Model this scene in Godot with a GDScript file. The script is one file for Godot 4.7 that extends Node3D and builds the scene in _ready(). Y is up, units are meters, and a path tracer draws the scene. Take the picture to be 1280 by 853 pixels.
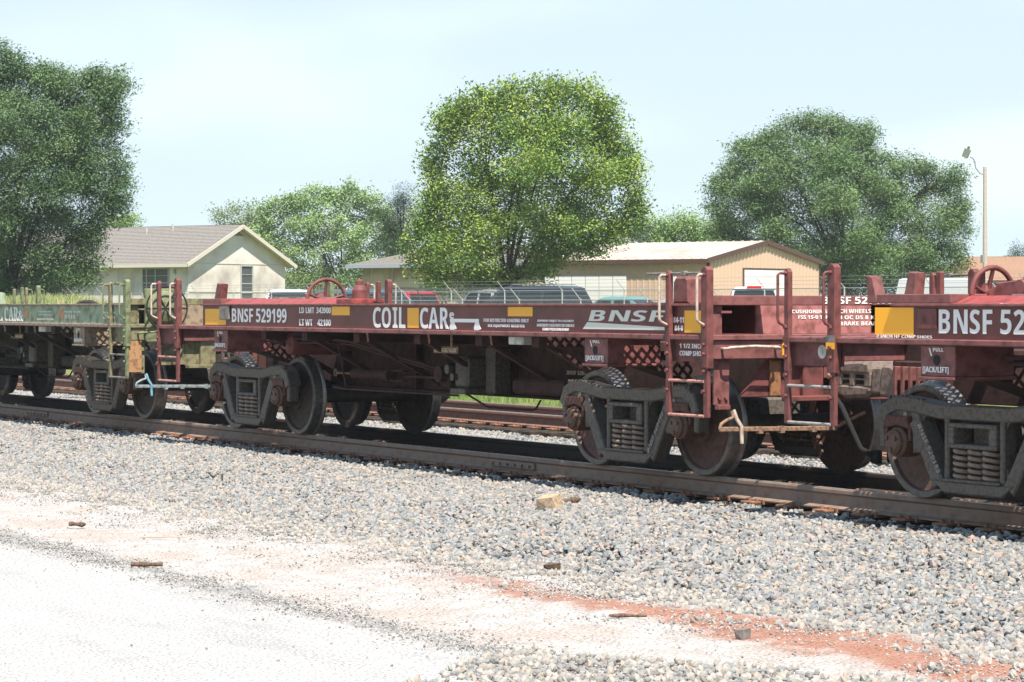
extends Node3D

# ---------------------------------------------------------------- mesh builder
class MB:
	var v := PackedVector3Array()
	var n := PackedVector3Array()
	var c := PackedColorArray()
	var col := Color(1, 1, 1)
	func tri(a: Vector3, b: Vector3, d: Vector3, na: Vector3, nb: Vector3, nd: Vector3) -> void:
		if (b - a).cross(d - a).dot(na + nb + nd) > 0.0:
			v.append(a); v.append(d); v.append(b)
			n.append(na); n.append(nd); n.append(nb)
		else:
			v.append(a); v.append(b); v.append(d)
			n.append(na); n.append(nb); n.append(nd)
		c.append(col); c.append(col); c.append(col)
	func flat(a: Vector3, b: Vector3, d: Vector3, out: Vector3) -> void:
		var k := (b - a).cross(d - a)
		if k.length_squared() < 1e-16: return
		k = k.normalized()
		if k.dot(out) < 0.0: k = -k
		tri(a, b, d, k, k, k)
	func quad(a: Vector3, b: Vector3, d: Vector3, e: Vector3, out: Vector3) -> void:
		flat(a, b, d, out); flat(a, d, e, out)
	func hexa(p: Array) -> void:   # eight corners: bottom ring of four, then top ring
		var m := Vector3.ZERO
		for q in p: m += q
		m /= 8.0
		for f in [[0, 1, 2, 3], [4, 5, 6, 7], [0, 1, 5, 4], [1, 2, 6, 5], [2, 3, 7, 6], [3, 0, 4, 7]]:
			var fc: Vector3 = (p[f[0]] + p[f[1]] + p[f[2]] + p[f[3]]) * 0.25
			quad(p[f[0]], p[f[1]], p[f[2]], p[f[3]], fc - m)
	func box(lo: Vector3, hi: Vector3, bev := 0.0) -> void:
		obox(Transform3D(Basis(), (lo + hi) * 0.5), (hi - lo) * 0.5, bev)
	func obox(t: Transform3D, h: Vector3, bev := 0.0) -> void:
		var b: float = min(bev, min(h.x, min(h.y, h.z)) * 0.8)
		var i := h - Vector3(b, b, b)
		for s in [-1.0, 1.0]:
			quad(t * Vector3(s * h.x, -i.y, -i.z), t * Vector3(s * h.x, i.y, -i.z), t * Vector3(s * h.x, i.y, i.z), t * Vector3(s * h.x, -i.y, i.z), t.basis * Vector3(s, 0, 0))
			quad(t * Vector3(-i.x, s * h.y, -i.z), t * Vector3(i.x, s * h.y, -i.z), t * Vector3(i.x, s * h.y, i.z), t * Vector3(-i.x, s * h.y, i.z), t.basis * Vector3(0, s, 0))
			quad(t * Vector3(-i.x, -i.y, s * h.z), t * Vector3(i.x, -i.y, s * h.z), t * Vector3(i.x, i.y, s * h.z), t * Vector3(-i.x, i.y, s * h.z), t.basis * Vector3(0, 0, s))
		if b <= 0.0: return
		for s in [-1.0, 1.0]:
			for u in [-1.0, 1.0]:
				quad(t * Vector3(s * h.x, u * i.y, -i.z), t * Vector3(s * h.x, u * i.y, i.z), t * Vector3(s * i.x, u * h.y, i.z), t * Vector3(s * i.x, u * h.y, -i.z), t.basis * Vector3(s, u, 0))
				quad(t * Vector3(s * h.x, -i.y, u * i.z), t * Vector3(s * h.x, i.y, u * i.z), t * Vector3(s * i.x, i.y, u * h.z), t * Vector3(s * i.x, -i.y, u * h.z), t.basis * Vector3(s, 0, u))
				quad(t * Vector3(-i.x, s * h.y, u * i.z), t * Vector3(i.x, s * h.y, u * i.z), t * Vector3(i.x, s * i.y, u * h.z), t * Vector3(-i.x, s * i.y, u * h.z), t.basis * Vector3(0, s, u))
				for w in [-1.0, 1.0]:
					flat(t * Vector3(s * h.x, u * i.y, w * i.z), t * Vector3(s * i.x, u * h.y, w * i.z), t * Vector3(s * i.x, u * i.y, w * h.z), t.basis * Vector3(s, u, w))
	func bar(p: Vector3, q: Vector3, w: float, d: float, up := Vector3.UP, bev := 0.0) -> void:   # w across, d along up
		var x := (q - p)
		var l := x.length()
		x = x / l
		if abs(x.dot(up)) > 0.98: up = Vector3(0, 0, 1) if abs(x.z) < 0.9 else Vector3(1, 0, 0)
		var z := x.cross(up).normalized()
		var y := z.cross(x)
		obox(Transform3D(Basis(x, y, z), (p + q) * 0.5), Vector3(l * 0.5, d * 0.5, w * 0.5), bev)
	func tube(pts: Array, r, k := 8, caps := true) -> void:   # r: a number or one radius per point
		var rings := []
		var m := pts.size()
		var ref := Vector3.UP
		for i in m:
			var p: Vector3 = pts[i]
			var t: Vector3 = ((pts[min(i + 1, m - 1)] as Vector3) - (pts[max(i - 1, 0)] as Vector3)).normalized()
			if i == 0 and abs(t.dot(ref)) > 0.9: ref = Vector3(1, 0, 0) if abs(t.x) < 0.9 else Vector3(0, 0, 1)
			var a := (ref - t * ref.dot(t))
			if a.length() < 0.01: a = Vector3(0.3, 0.5, 0.8).cross(t)
			a = a.normalized()
			ref = a
			var b := t.cross(a)
			var rr: float = r[i] if r is Array else r
			var ring := []
			for j in k:
				var o := a * cos(TAU * j / k) + b * sin(TAU * j / k)
				ring.append([p + o * rr, o])
			rings.append(ring)
		for i in m - 1:
			for j in k:
				var q := (j + 1) % k
				var A = rings[i][j]; var B = rings[i][q]; var D = rings[i + 1][q]; var E = rings[i + 1][j]
				tri(A[0], B[0], D[0], A[1], B[1], D[1])
				tri(A[0], D[0], E[0], A[1], D[1], E[1])
		if caps:
			for e in [0, m - 1]:
				var t2: Vector3 = ((pts[1] - pts[0]) * -1.0 if e == 0 else pts[m - 1] - pts[m - 2]).normalized()
				for j in k:
					tri(pts[e], rings[e][j][0], rings[e][(j + 1) % k][0], t2, t2, t2)
	func lathe(prof: Array, t: Transform3D, k := 24) -> void:   # prof: Vector2(radius, along local z)
		for i in prof.size() - 1:
			var a: Vector2 = prof[i]
			var b: Vector2 = prof[i + 1]
			var e := (b - a)
			if e.length() < 1e-6: continue
			var nn := Vector2(e.y, -e.x).normalized()
			for j in k:
				var u := Vector3(cos(TAU * j / k), sin(TAU * j / k), 0)
				var w := Vector3(cos(TAU * (j + 1) / k), sin(TAU * (j + 1) / k), 0)
				var n1 := t.basis * (u * nn.x + Vector3(0, 0, nn.y))
				var n2 := t.basis * (w * nn.x + Vector3(0, 0, nn.y))
				var p1 := t * (u * a.x + Vector3(0, 0, a.y)); var p2 := t * (w * a.x + Vector3(0, 0, a.y))
				var p3 := t * (w * b.x + Vector3(0, 0, b.y)); var p4 := t * (u * b.x + Vector3(0, 0, b.y))
				if a.x > 1e-5: tri(p1, p2, p3, n1, n2, n2)
				if b.x > 1e-5: tri(p1, p3, p4, n1, n2, n1)
	func prism(poly: PackedVector2Array, z0: float, z1: float, t := Transform3D(), ch := 0.0) -> void:
		if Geometry2D.is_polygon_clockwise(poly): poly.reverse()
		var m := poly.size()
		var ins := PackedVector2Array()
		for i in m:
			var a := (poly[i] - poly[(i + m - 1) % m]).normalized()
			var b := (poly[(i + 1) % m] - poly[i]).normalized()
			var na := Vector2(-a.y, a.x)
			var nb := Vector2(-b.y, b.x)
			var h := (na + nb)
			h = h.normalized() / max(0.5, h.normalized().dot(na)) if h.length() > 0.01 else na
			ins.append(poly[i] + h * ch)
		var idx := Geometry2D.triangulate_polygon(ins)
		for i in range(0, idx.size(), 3):
			for e in [[z0, -1.0], [z1, 1.0]]:
				flat(t * Vector3(ins[idx[i]].x, ins[idx[i]].y, e[0]), t * Vector3(ins[idx[i + 1]].x, ins[idx[i + 1]].y, e[0]), t * Vector3(ins[idx[i + 2]].x, ins[idx[i + 2]].y, e[0]), t.basis * Vector3(0, 0, e[1]))
		for i in m:
			var j := (i + 1) % m
			var d := (poly[j] - poly[i]).normalized()
			var o := Vector3(d.y, -d.x, 0)
			quad(t * Vector3(poly[i].x, poly[i].y, z0 + ch), t * Vector3(poly[j].x, poly[j].y, z0 + ch), t * Vector3(poly[j].x, poly[j].y, z1 - ch), t * Vector3(poly[i].x, poly[i].y, z1 - ch), t.basis * o)
			if ch > 0.0:
				quad(t * Vector3(poly[i].x, poly[i].y, z1 - ch), t * Vector3(poly[j].x, poly[j].y, z1 - ch), t * Vector3(ins[j].x, ins[j].y, z1), t * Vector3(ins[i].x, ins[i].y, z1), t.basis * (o + Vector3(0, 0, 1)))
				quad(t * Vector3(poly[i].x, poly[i].y, z0 + ch), t * Vector3(poly[j].x, poly[j].y, z0 + ch), t * Vector3(ins[j].x, ins[j].y, z0), t * Vector3(ins[i].x, ins[i].y, z0), t.basis * (o - Vector3(0, 0, 1)))
	func surface(m: ArrayMesh, material: Material) -> ArrayMesh:
		if v.size() == 0: return m
		var a := []
		a.resize(Mesh.ARRAY_MAX)
		a[Mesh.ARRAY_VERTEX] = v
		a[Mesh.ARRAY_NORMAL] = n
		a[Mesh.ARRAY_COLOR] = c
		m.add_surface_from_arrays(Mesh.PRIMITIVE_TRIANGLES, a)
		m.surface_set_material(m.get_surface_count() - 1, material)
		return m

var rng := RandomNumberGenerator.new()
var names := {}
var M := {}
var tex := {}
var fonts := {}

func numbered(called: String) -> String:
	if not names.has(called):
		names[called] = 0
		return called
	names[called] += 1
	return "%s_%03d" % [called, names[called]]

func mesh_of(pairs: Array) -> ArrayMesh:
	var m := ArrayMesh.new()
	for p in pairs: p[0].surface(m, p[1])
	return m

func put(called: String, mesh: Mesh, parent: Node = self, at := Vector3.ZERO) -> MeshInstance3D:
	var o := MeshInstance3D.new()
	o.name = numbered(called) if parent == self else called
	o.mesh = mesh
	o.position = at
	parent.add_child(o, true)
	return o

func part(called: String, mb: MB, material: Material, parent: Node = self) -> MeshInstance3D:
	return put(called, mesh_of([[mb, material]]), parent)

func node(called: String, parent: Node = self, at := Vector3.ZERO) -> Node3D:
	var o := Node3D.new()
	o.name = numbered(called) if parent == self else called
	o.position = at
	parent.add_child(o, true)
	return o

func tag(o: Node, label: String, category := "", group := "", kind := "") -> void:
	if label: o.set_meta("label", label)
	if category: o.set_meta("category", category)
	if group: o.set_meta("group", group)
	if kind: o.set_meta("kind", kind)

func V2(a: Array) -> PackedVector2Array:
	var p := PackedVector2Array()
	for i in range(0, a.size(), 2): p.append(Vector2(a[i], a[i + 1]))
	return p

# ---------------------------------------------------------------- materials
func lin(r: float, g: float, b: float) -> Color:
	return Color(r, g, b).linear_to_srgb()

func noise_tex(key: String, freq: float, stops: Array, octaves := 5, kind := FastNoiseLite.TYPE_SIMPLEX_SMOOTH, size := 512) -> Texture2D:
	var f := FastNoiseLite.new()
	f.noise_type = kind
	f.seed = key.hash() % 1000
	f.frequency = freq
	f.fractal_octaves = octaves
	var g := Gradient.new()
	var offs := PackedFloat32Array()
	var cols := PackedColorArray()
	for s in stops:
		offs.append(s[0]); cols.append((s[1] as Color))
	g.offsets = offs
	g.colors = cols
	var t := NoiseTexture2D.new()
	t.width = size
	t.height = size
	t.seamless = true
	t.noise = f
	t.color_ramp = g
	tex[key] = t
	return t

func bump_tex(key: String, freq: float, strength: float, octaves := 4) -> Texture2D:
	var f := FastNoiseLite.new()
	f.noise_type = FastNoiseLite.TYPE_SIMPLEX_SMOOTH
	f.seed = key.hash() % 1000
	f.frequency = freq
	f.fractal_octaves = octaves
	var t := NoiseTexture2D.new()
	t.width = 512
	t.height = 512
	t.seamless = true
	t.as_normal_map = true
	t.bump_strength = strength
	t.noise = f
	tex[key] = t
	return t

func mat(key: String, c: Color, rough := 0.8, metal := 0.0, grime := "", scale := 1.0, bump := "", bscale := 1.0) -> StandardMaterial3D:
	var m := StandardMaterial3D.new()
	m.resource_name = key
	m.albedo_color = c
	m.roughness = rough
	m.metallic = metal
	if grime:
		m.albedo_texture = tex[grime]
		m.uv1_triplanar = true
		m.uv1_scale = Vector3.ONE * scale
	if bump:
		m.normal_enabled = true
		m.normal_texture = tex[bump]
		m.normal_scale = bscale
		m.uv1_triplanar = true
		m.uv1_scale = Vector3.ONE * scale
	M[key] = m
	if key == "car_glass": m.metallic_specular = 0.2
	return m

func materials() -> void:
	noise_tex("grime", 0.012, [[0.0, Color(0.62, 0.58, 0.55)], [0.35, Color(0.86, 0.84, 0.82)], [0.6, Color(1, 1, 1)], [1.0, Color(0.9, 0.88, 0.86)]])
	noise_tex("dusty", 0.014, [[0.0, Color(0.45, 0.40, 0.36)], [0.4, Color(0.75, 0.72, 0.7)], [0.62, Color(1, 0.96, 0.9)], [1.0, Color(1.0, 0.9, 0.78)]])
	noise_tex("rusty", 0.02, [[0.0, Color(0.5, 0.42, 0.38)], [0.45, Color(0.8, 0.74, 0.7)], [0.7, Color(1, 0.85, 0.72)], [1.0, Color(0.85, 0.6, 0.45)]])
	noise_tex("fine", 0.06, [[0.0, Color(0.6, 0.6, 0.6)], [0.5, Color(0.9, 0.9, 0.9)], [1.0, Color(1, 1, 1)]], 4)
	noise_tex("sandy", 0.05, [[0.0, Color(0.72, 0.66, 0.62)], [0.35, Color(0.93, 0.9, 0.88)], [0.6, Color(1, 0.99, 0.98)], [1.0, Color(0.9, 0.84, 0.8)]], 6)
	noise_tex("speck", 0.075, [[0.0, Color(0.62, 0.60, 0.58)], [0.38, Color(0.86, 0.85, 0.84)], [0.55, Color(1, 1, 1)], [1.0, Color(1, 1, 1)]], 3)
	noise_tex("streak", 0.03, [[0.0, Color(0.7, 0.66, 0.64)], [0.5, Color(0.92, 0.9, 0.89)], [1.0, Color(1, 1, 1)]], 3)
	noise_tex("shingle", 0.05, [[0.0, Color(0.62, 0.58, 0.55)], [0.4, Color(0.85, 0.82, 0.8)], [1.0, Color(1, 0.98, 0.95)]], 3)
	noise_tex("grassy", 0.03, [[0.0, Color(0.5, 0.55, 0.35)], [0.45, Color(0.8, 0.82, 0.55)], [1.0, Color(1, 0.95, 0.75)]], 5)
	noise_tex("sidefade", 0.008, [[0.0, Color(0.74, 0.7, 0.68)], [0.45, Color(0.93, 0.9, 0.88)], [1.0, Color(1, 1, 1)]], 6)
	bump_tex("cast", 0.05, 3.0)
	bump_tex("dents", 0.01, 2.0, 3)
	bump_tex("grit", 0.12, 6.0)
	# rolling stock
	mat("maroon", lin(0.142, 0.028, 0.025), 0.5, 0.0, "sidefade", 0.5, "dents", 0.1)
	mat("maroon_dull", lin(0.165, 0.049, 0.045), 0.7, 0.0, "grime", 0.9, "dents", 0.15)
	mat("pink_red", lin(0.205, 0.073, 0.068), 0.65, 0.0, "grime", 0.9)
	mat("rust_plate", lin(0.26, 0.12, 0.05), 0.75, 0.0, "grime", 2.0)
	mat("rung_grey", lin(0.30, 0.285, 0.27), 0.5, 0.0, "grime", 2.0)
	mat("faded_red", lin(0.37, 0.145, 0.14), 0.7, 0.0, "grime", 0.9)
	mat("rail_shade_tinted", lin(0.050, 0.042, 0.037), 0.8, 0.0, "sidefade", 1.2)  # rail colour darkened to paint in the shade under the cars
	mat("lever_blue_grey", lin(0.23, 0.28, 0.31), 0.6, 0.0, "grime", 2.0)
	mat("bright_red", lin(0.31, 0.052, 0.046), 0.6, 0.0, "grime", 1.2)
	mat("under", lin(0.052, 0.021, 0.018), 0.9, 0.0, "grime", 0.9, "cast", 0.3)
	mat("under_green", lin(0.045, 0.038, 0.031), 0.9, 0.0, "grime", 0.9, "cast", 0.3)
	mat("olive", lin(0.27, 0.34, 0.235), 0.65, 0.0, "grime", 0.7, "dents", 0.3)
	mat("olive_light", lin(0.175, 0.205, 0.105), 0.7, 0.0, "grime", 1.2)
	mat("olive_brown", lin(0.20, 0.185, 0.105), 0.8, 0.0, "grime", 1.2)
	mat("brown_lip", lin(0.27, 0.20, 0.17), 0.8, 0.0, "grime", 1.2)
	mat("rust_tan", lin(0.29, 0.225, 0.16), 0.85, 0.0, "grime", 1.2)
	mat("orange_plate", lin(0.38, 0.21, 0.10), 0.7, 0.0, "grime", 1.5)
	mat("cream_rod", lin(0.52, 0.42, 0.35), 0.5, 0.0, "grime", 2.0)
	mat("pink_rod", lin(0.48, 0.24, 0.20), 0.5, 0.0, "grime", 2.0)
	mat("steel_grey", lin(0.20, 0.18, 0.165), 0.6, 0.0, "grime", 1.5)
	mat("truck_dark", lin(0.098, 0.083, 0.070), 0.6, 0.0, "grime", 3.0, "cast", 0.25)
	mat("truck_brown", lin(0.120, 0.095, 0.075), 0.8, 0.0, "grime", 3.0, "cast", 0.25)
	mat("spring_steel", lin(0.23, 0.17, 0.135), 0.55, 0.0, "grime", 2.0)
	mat("wheel_face", lin(0.058, 0.040, 0.034), 0.7, 0.0, "grime", 1.5, "cast", 0.15)
	mat("wheel_rust", lin(0.100, 0.048, 0.036), 0.7, 0.0, "grime", 1.5, "cast", 0.15)
	mat("tread", lin(0.20, 0.19, 0.185), 0.42, 0.6, "streak", 1.0)
	mat("rim_edge", lin(0.13, 0.115, 0.105), 0.5, 0.3, "grime", 1.5)
	mat("adapter_red", lin(0.105, 0.042, 0.032), 0.8, 0.0, "grime", 3.0)
	mat("bearing", lin(0.13, 0.085, 0.070), 0.6, 0.0, "rusty", 3.0, "cast", 0.5)
	mat("coupler", lin(0.205, 0.155, 0.13), 0.65, 0.0, "grime", 2.0, "cast", 0.5)
	mat("black", lin(0.012, 0.012, 0.012), 0.9)
	mat("rubber", lin(0.010, 0.010, 0.010), 0.95)
	mat("lettering", lin(0.76, 0.75, 0.73), 0.7)
	mat("lettering_faint", lin(0.36, 0.36, 0.35), 0.8, 0.0, "dusty", 6.0)
	mat("bolster_steel", lin(0.125, 0.108, 0.096), 0.75, 0.0, "grime", 3.0, "cast", 0.25)
	mat("lettering_worn", lin(0.62, 0.62, 0.56), 0.7)
	mat("lettering_tan", lin(0.62, 0.54, 0.42), 0.7, 0.0, "grime", 2.0)
	mat("reflector", lin(0.78, 0.36, 0.006), 0.4)
	mat("reflector_bright", lin(0.95, 0.42, 0.006), 0.35)
	mat("reflector_faded", lin(0.50, 0.27, 0.14), 0.7, 0.0, "grime", 1.0)
	mat("blue_paint", lin(0.16, 0.36, 0.50), 0.5, 0.0, "grime", 2.0)
	mat("lever_rust", lin(0.30, 0.235, 0.19), 0.7, 0.0, "rusty", 2.0)
	mat("white_metal", lin(0.50, 0.50, 0.48), 0.5, 0.0, "grime", 1.0)
	mat("teal_plate", lin(0.10, 0.20, 0.20), 0.7, 0.0, "grime", 2.0)
	# track
	mat("rail_side", lin(0.235, 0.175, 0.142), 0.8, 0.0, "sidefade", 1.2)
	mat("rail_top", lin(0.42, 0.40, 0.38), 0.42, 0.5, "streak", 0.8)
	mat("rail_far", lin(0.22, 0.125, 0.098), 0.85, 0.0, "sidefade", 1.2)
	mat("tie", lin(0.045, 0.034, 0.027), 0.95, 0.0, "dusty", 2.0, "cast", 1.0)
	mat("plate", lin(0.27, 0.13, 0.075), 0.9, 0.0, "grime", 3.0)
	# ground
	mat("soil", lin(0.2, 0.18, 0.15), 1.0, 0.0, "sandy", 0.6)
	mat("field", lin(0.20, 0.22, 0.09), 1.0, 0.0, "grassy", 0.25)
	mat("bed", lin(0.07, 0.067, 0.062), 1.0, 0.0, "sandy", 2.5, "grit", 1.0)
	var sd := mat("shoulder", Color(1, 1, 1), 1.0, 0.0, "speck", 0.8, "grit", 0.5)
	sd.vertex_color_use_as_albedo = true
	var rg := mat("road_gravel", Color(1, 1, 1), 1.0, 0.0, "speck", 0.9, "grit", 0.5)
	rg.vertex_color_use_as_albedo = true
	var st := mat("stone", Color(1, 1, 1), 0.9)
	st.vertex_color_use_as_albedo = true
	mat("rock_tan", lin(0.46, 0.35, 0.24), 0.9, 0.0, "grime", 4.0)
	mat("wood_dark", lin(0.15, 0.105, 0.08), 0.95, 0.0, "dusty", 4.0)
	mat("dry_stem", lin(0.42, 0.30, 0.22), 0.9)
	# buildings
	mat("house_wall", lin(0.68, 0.685, 0.66), 0.85, 0.0, "sidefade", 0.12)
	mat("house_trim", lin(0.52, 0.49, 0.42), 0.8)
	mat("shingles", lin(0.275, 0.270, 0.262), 0.95, 0.0, "shingle", 0.35)
	mat("shingles_grey", lin(0.29, 0.28, 0.255), 0.95, 0.0, "shingle", 0.35)
	mat("fascia_grey", lin(0.30, 0.33, 0.38), 0.7)
	mat("panel_cream", lin(0.54, 0.50, 0.37), 0.85, 0.0, "sidefade", 0.12)
	mat("window_glass", lin(0.045, 0.052, 0.055), 0.12)
	mat("screen", lin(0.075, 0.08, 0.08), 0.6)
	mat("frame_grey", lin(0.36, 0.38, 0.38), 0.6)
	mat("attic_vent", lin(0.20, 0.18, 0.16), 0.8)
	mat("tan_metal", lin(0.56, 0.40, 0.295), 0.55)
	mat("roof_metal", lin(0.52, 0.475, 0.43), 0.6, 0.0, "sidefade", 0.12)
	mat("brown_trim", lin(0.085, 0.045, 0.035), 0.6)
	mat("white_door", lin(0.76, 0.75, 0.74), 0.6)
	mat("roof_orange", lin(0.44, 0.275, 0.18), 0.8, 0.0, "shingle", 0.3)
	mat("galv", lin(0.30, 0.31, 0.315), 0.5, 0.3)
	mat("white_pole", lin(0.42, 0.42, 0.41), 0.5)
	mat("pole_wood", lin(0.52, 0.46, 0.40), 0.95, 0.0, "streak", 0.8)
	mat("lamp_grey", lin(0.42, 0.45, 0.46), 0.5)
	mat("lens", lin(0.55, 0.58, 0.56), 0.2)
	# vehicles
	for k in [["car_navy", 0.010, 0.014, 0.026], ["car_red", 0.42, 0.018, 0.035], ["car_white", 0.44, 0.45, 0.46], ["car_silver", 0.44, 0.46, 0.48], ["car_teal", 0.10, 0.24, 0.23], ["car_blue", 0.035, 0.06, 0.10]]:
		var m := mat(k[0], lin(k[1], k[2], k[3]), 0.35)
		m.clearcoat_enabled = true
		m.clearcoat = 0.3
		m.clearcoat_roughness = 0.08
	mat("car_glass", lin(0.012, 0.018, 0.024), 0.25)
	mat("tail_light", lin(0.42, 0.01, 0.02), 0.2)
	# plants
	for k in [["leaf_elm", 0.100, 0.170, 0.078], ["leaf_maple", 0.150, 0.250, 0.065], ["leaf_pale", 0.250, 0.350, 0.160], ["leaf_dark", 0.045, 0.075, 0.045], ["leaf_elm_right", 0.120, 0.195, 0.080]]:
		var m := mat(k[0], lin(k[1], k[2], k[3]) , 0.6)
		m.albedo_color = Color(1, 1, 1)
		m.roughness = 0.95
		m.metallic_specular = 0.15
		m.vertex_color_use_as_albedo = true
		m.backlight_enabled = true
		m.backlight = Color(0.5, 0.6, 0.3)
		m.cull_mode = BaseMaterial3D.CULL_DISABLED
		m.set_meta("base", Color(k[1], k[2], k[3]))
	mat("bark", lin(0.075, 0.062, 0.050), 0.95, 0.0, "dusty", 1.0)
	var gr := mat("blade", Color(1, 1, 1), 0.8)
	gr.vertex_color_use_as_albedo = true
	gr.backlight_enabled = true
	gr.backlight = Color(0.3, 0.35, 0.15)

# ---------------------------------------------------------------- lettering
func letter_mesh(s: String, w: float, h: float, material: Material, shear := 0.0, face := "bold", depth := 0.004) -> ArrayMesh:
	if not fonts.has(face):
		var f := SystemFont.new()
		f.font_names = PackedStringArray(["Droid Serif" if face == "serif" else "Droid Sans"])
		f.font_weight = 400 if face == "plain" else 700
		fonts[face] = f
	var t := TextMesh.new()
	t.text = s
	t.font = fonts[face]
	t.font_size = 32
	t.pixel_size = 0.01
	t.depth = 0.01
	t.curve_step = 2.0
	var a := t.get_mesh_arrays()
	var p: PackedVector3Array = a[Mesh.ARRAY_VERTEX]
	var lo := Vector3(1e9, 1e9, 1e9)
	var hi := -lo
	for q in p:
		lo = lo.min(q); hi = hi.max(q)
	var ext := hi - lo
	for i in p.size():
		var y := (p[i].y - lo.y) / ext.y * h
		p[i] = Vector3((p[i].x - lo.x) / ext.x * w + shear * y, y, (p[i].z - lo.z) / max(ext.z, 1e-6) * depth)
	a[Mesh.ARRAY_VERTEX] = p
	for k in [Mesh.ARRAY_TANGENT, Mesh.ARRAY_TEX_UV]:
		a[k] = null
	var m := ArrayMesh.new()
	m.add_surface_from_arrays(Mesh.PRIMITIVE_TRIANGLES, a)
	m.surface_set_material(0, material)
	return m

func words(parent: Node, s: String, x0: float, y0: float, x1: float, y1: float, z: float, material: Material, shear := 0.0, face := "bold") -> MeshInstance3D:
	return put("lettering", letter_mesh(s, x1 - x0, y1 - y0, material, shear, face), parent, Vector3(x0, y0, z))

func words_end(parent: Node, s: String, z0: float, y0: float, z1: float, y1: float, x: float, material: Material) -> void:   # on a face that looks along +x; z0 > z1
	var o := put("lettering", letter_mesh(s, z0 - z1, y1 - y0, material), parent, Vector3(x, y0, z0))
	o.rotation.y = PI / 2

# ---------------------------------------------------------------- trucks
func ribbon(mb: MB, pts: Array, w: float, z0: float, z1: float, ch := 0.012) -> void:   # a cast bar of width w along a path in the xy plane
	for i in pts.size() - 1:
		var a: Vector2 = pts[i]
		var b: Vector2 = pts[i + 1]
		var d := (b - a).normalized()
		var n := Vector2(-d.y, d.x) * w * 0.5
		var e := 0.0008 * i
		var q := PackedVector2Array([a - n - d * w * 0.22, b - n + d * w * 0.22, b + n + d * w * 0.22, a + n - d * w * 0.22])
		mb.prism(q, z0 - e, z1 + e, Transform3D(), ch)

func wheel_mesh(face: Material) -> ArrayMesh:   # local z = 0 at the outer face, flange towards -z
	var t := MB.new()
	var f := MB.new()
	var e := MB.new()
	var T := Transform3D()
	t.lathe([Vector2(0.485, -0.150), Vector2(0.490, -0.140), Vector2(0.478, -0.122), Vector2(0.463, -0.112), Vector2(0.457, -0.02), Vector2(0.452, -0.004)], T, 56)
	e.lathe([Vector2(0.452, -0.004), Vector2(0.446, 0.0), Vector2(0.408, 0.0), Vector2(0.398, -0.006)], T, 56)
	f.lathe([Vector2(0.398, -0.006), Vector2(0.388, -0.035), Vector2(0.30, -0.060), Vector2(0.20, -0.040), Vector2(0.155, -0.012), Vector2(0.145, 0.022), Vector2(0.075, 0.024), Vector2(0.0, 0.024)], T, 40)
	f.lathe([Vector2(0.0, -0.17), Vector2(0.14, -0.17), Vector2(0.15, -0.10), Vector2(0.30, -0.095), Vector2(0.40, -0.11), Vector2(0.41, -0.148), Vector2(0.485, -0.150)], T, 40)
	return mesh_of([[t, M.tread], [e, M.rim_edge], [f, face]])

func side_frame() -> MB:
	var s := MB.new()
	var z0 := 0.935
	var z1 := 1.095
	ribbon(s, [Vector2(-1.13, 0.60), Vector2(-1.07, 0.71), Vector2(-0.93, 0.765), Vector2(-0.72, 0.755), Vector2(-0.40, 0.715), Vector2(0.40, 0.7149), Vector2(0.72, 0.755), Vector2(0.93, 0.765), Vector2(1.07, 0.71), Vector2(1.13, 0.60)], 0.115, z0, z1)
	for k in [-1.0, 1.0]:
		ribbon(s, [Vector2(k * 1.13, 0.64), Vector2(k * 1.115, 0.42)], 0.075, z0 + 0.015, z1 - 0.016)
		ribbon(s, [Vector2(k * 0.70, 0.70), Vector2(k * 0.685, 0.40)], 0.10, z0 + 0.012, z1 - 0.012)
		ribbon(s, [Vector2(k * 0.69, 0.62), Vector2(k * 0.42, 0.17)], 0.135, z0 + 0.006, z1 + 0.004)
		ribbon(s, [Vector2(k * 0.32, 0.70), Vector2(k * 0.32, 0.16)], 0.055, z0 + 0.02, z1 - 0.006)
		s.box(Vector3(k * 0.92 - 0.20, 0.655, z0 + 0.02), Vector3(k * 0.92 + 0.20, 0.735, z1 - 0.022), 0.01)
		# cast fillets that round the corners of the openings
		s.prism(V2([k * 0.345, 0.69, k * 0.345, 0.60, k * 0.375, 0.645, k * 0.43, 0.69]), z0 + 0.03, z1 - 0.03, Transform3D(), 0.006)
		s.prism(V2([k * 0.67, 0.70, k * 0.52, 0.69, k * 0.60, 0.66, k * 0.625, 0.60, k * 0.66, 0.60]), z0 + 0.025, z1 - 0.025, Transform3D(), 0.006)
		s.prism(V2([k * 0.345, 0.19, k * 0.345, 0.32, k * 0.375, 0.26, k * 0.42, 0.20]), z0 + 0.03, z1 - 0.03, Transform3D(), 0.006)
		s.prism(V2([k * 0.78, 0.66, k * 1.06, 0.66, k * 1.02, 0.615, k * 0.92, 0.60, k * 0.82, 0.615]), z0 + 0.035, z1 - 0.04, Transform3D(), 0.006)
		# ribs on the shoulders of the casting
		for i in 9:
			var x: float = k * (0.62 + i * 0.05)
			s.box(Vector3(x - 0.012, 0.75, z1 - 0.05), Vector3(x + 0.012, 0.832 - abs(i - 5.5) * 0.004, z1 - 0.002), 0.004)
	s.prism(V2([-0.48, 0.185, -0.33, 0.085, 0.33, 0.085, 0.48, 0.185]), z0 - 0.03, z1 + 0.012, Transform3D(), 0.015)
	s.box(Vector3(-0.33, 0.18, z0 - 0.02), Vector3(0.33, 0.205, z1 + 0.03), 0.006)
	return s

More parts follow.
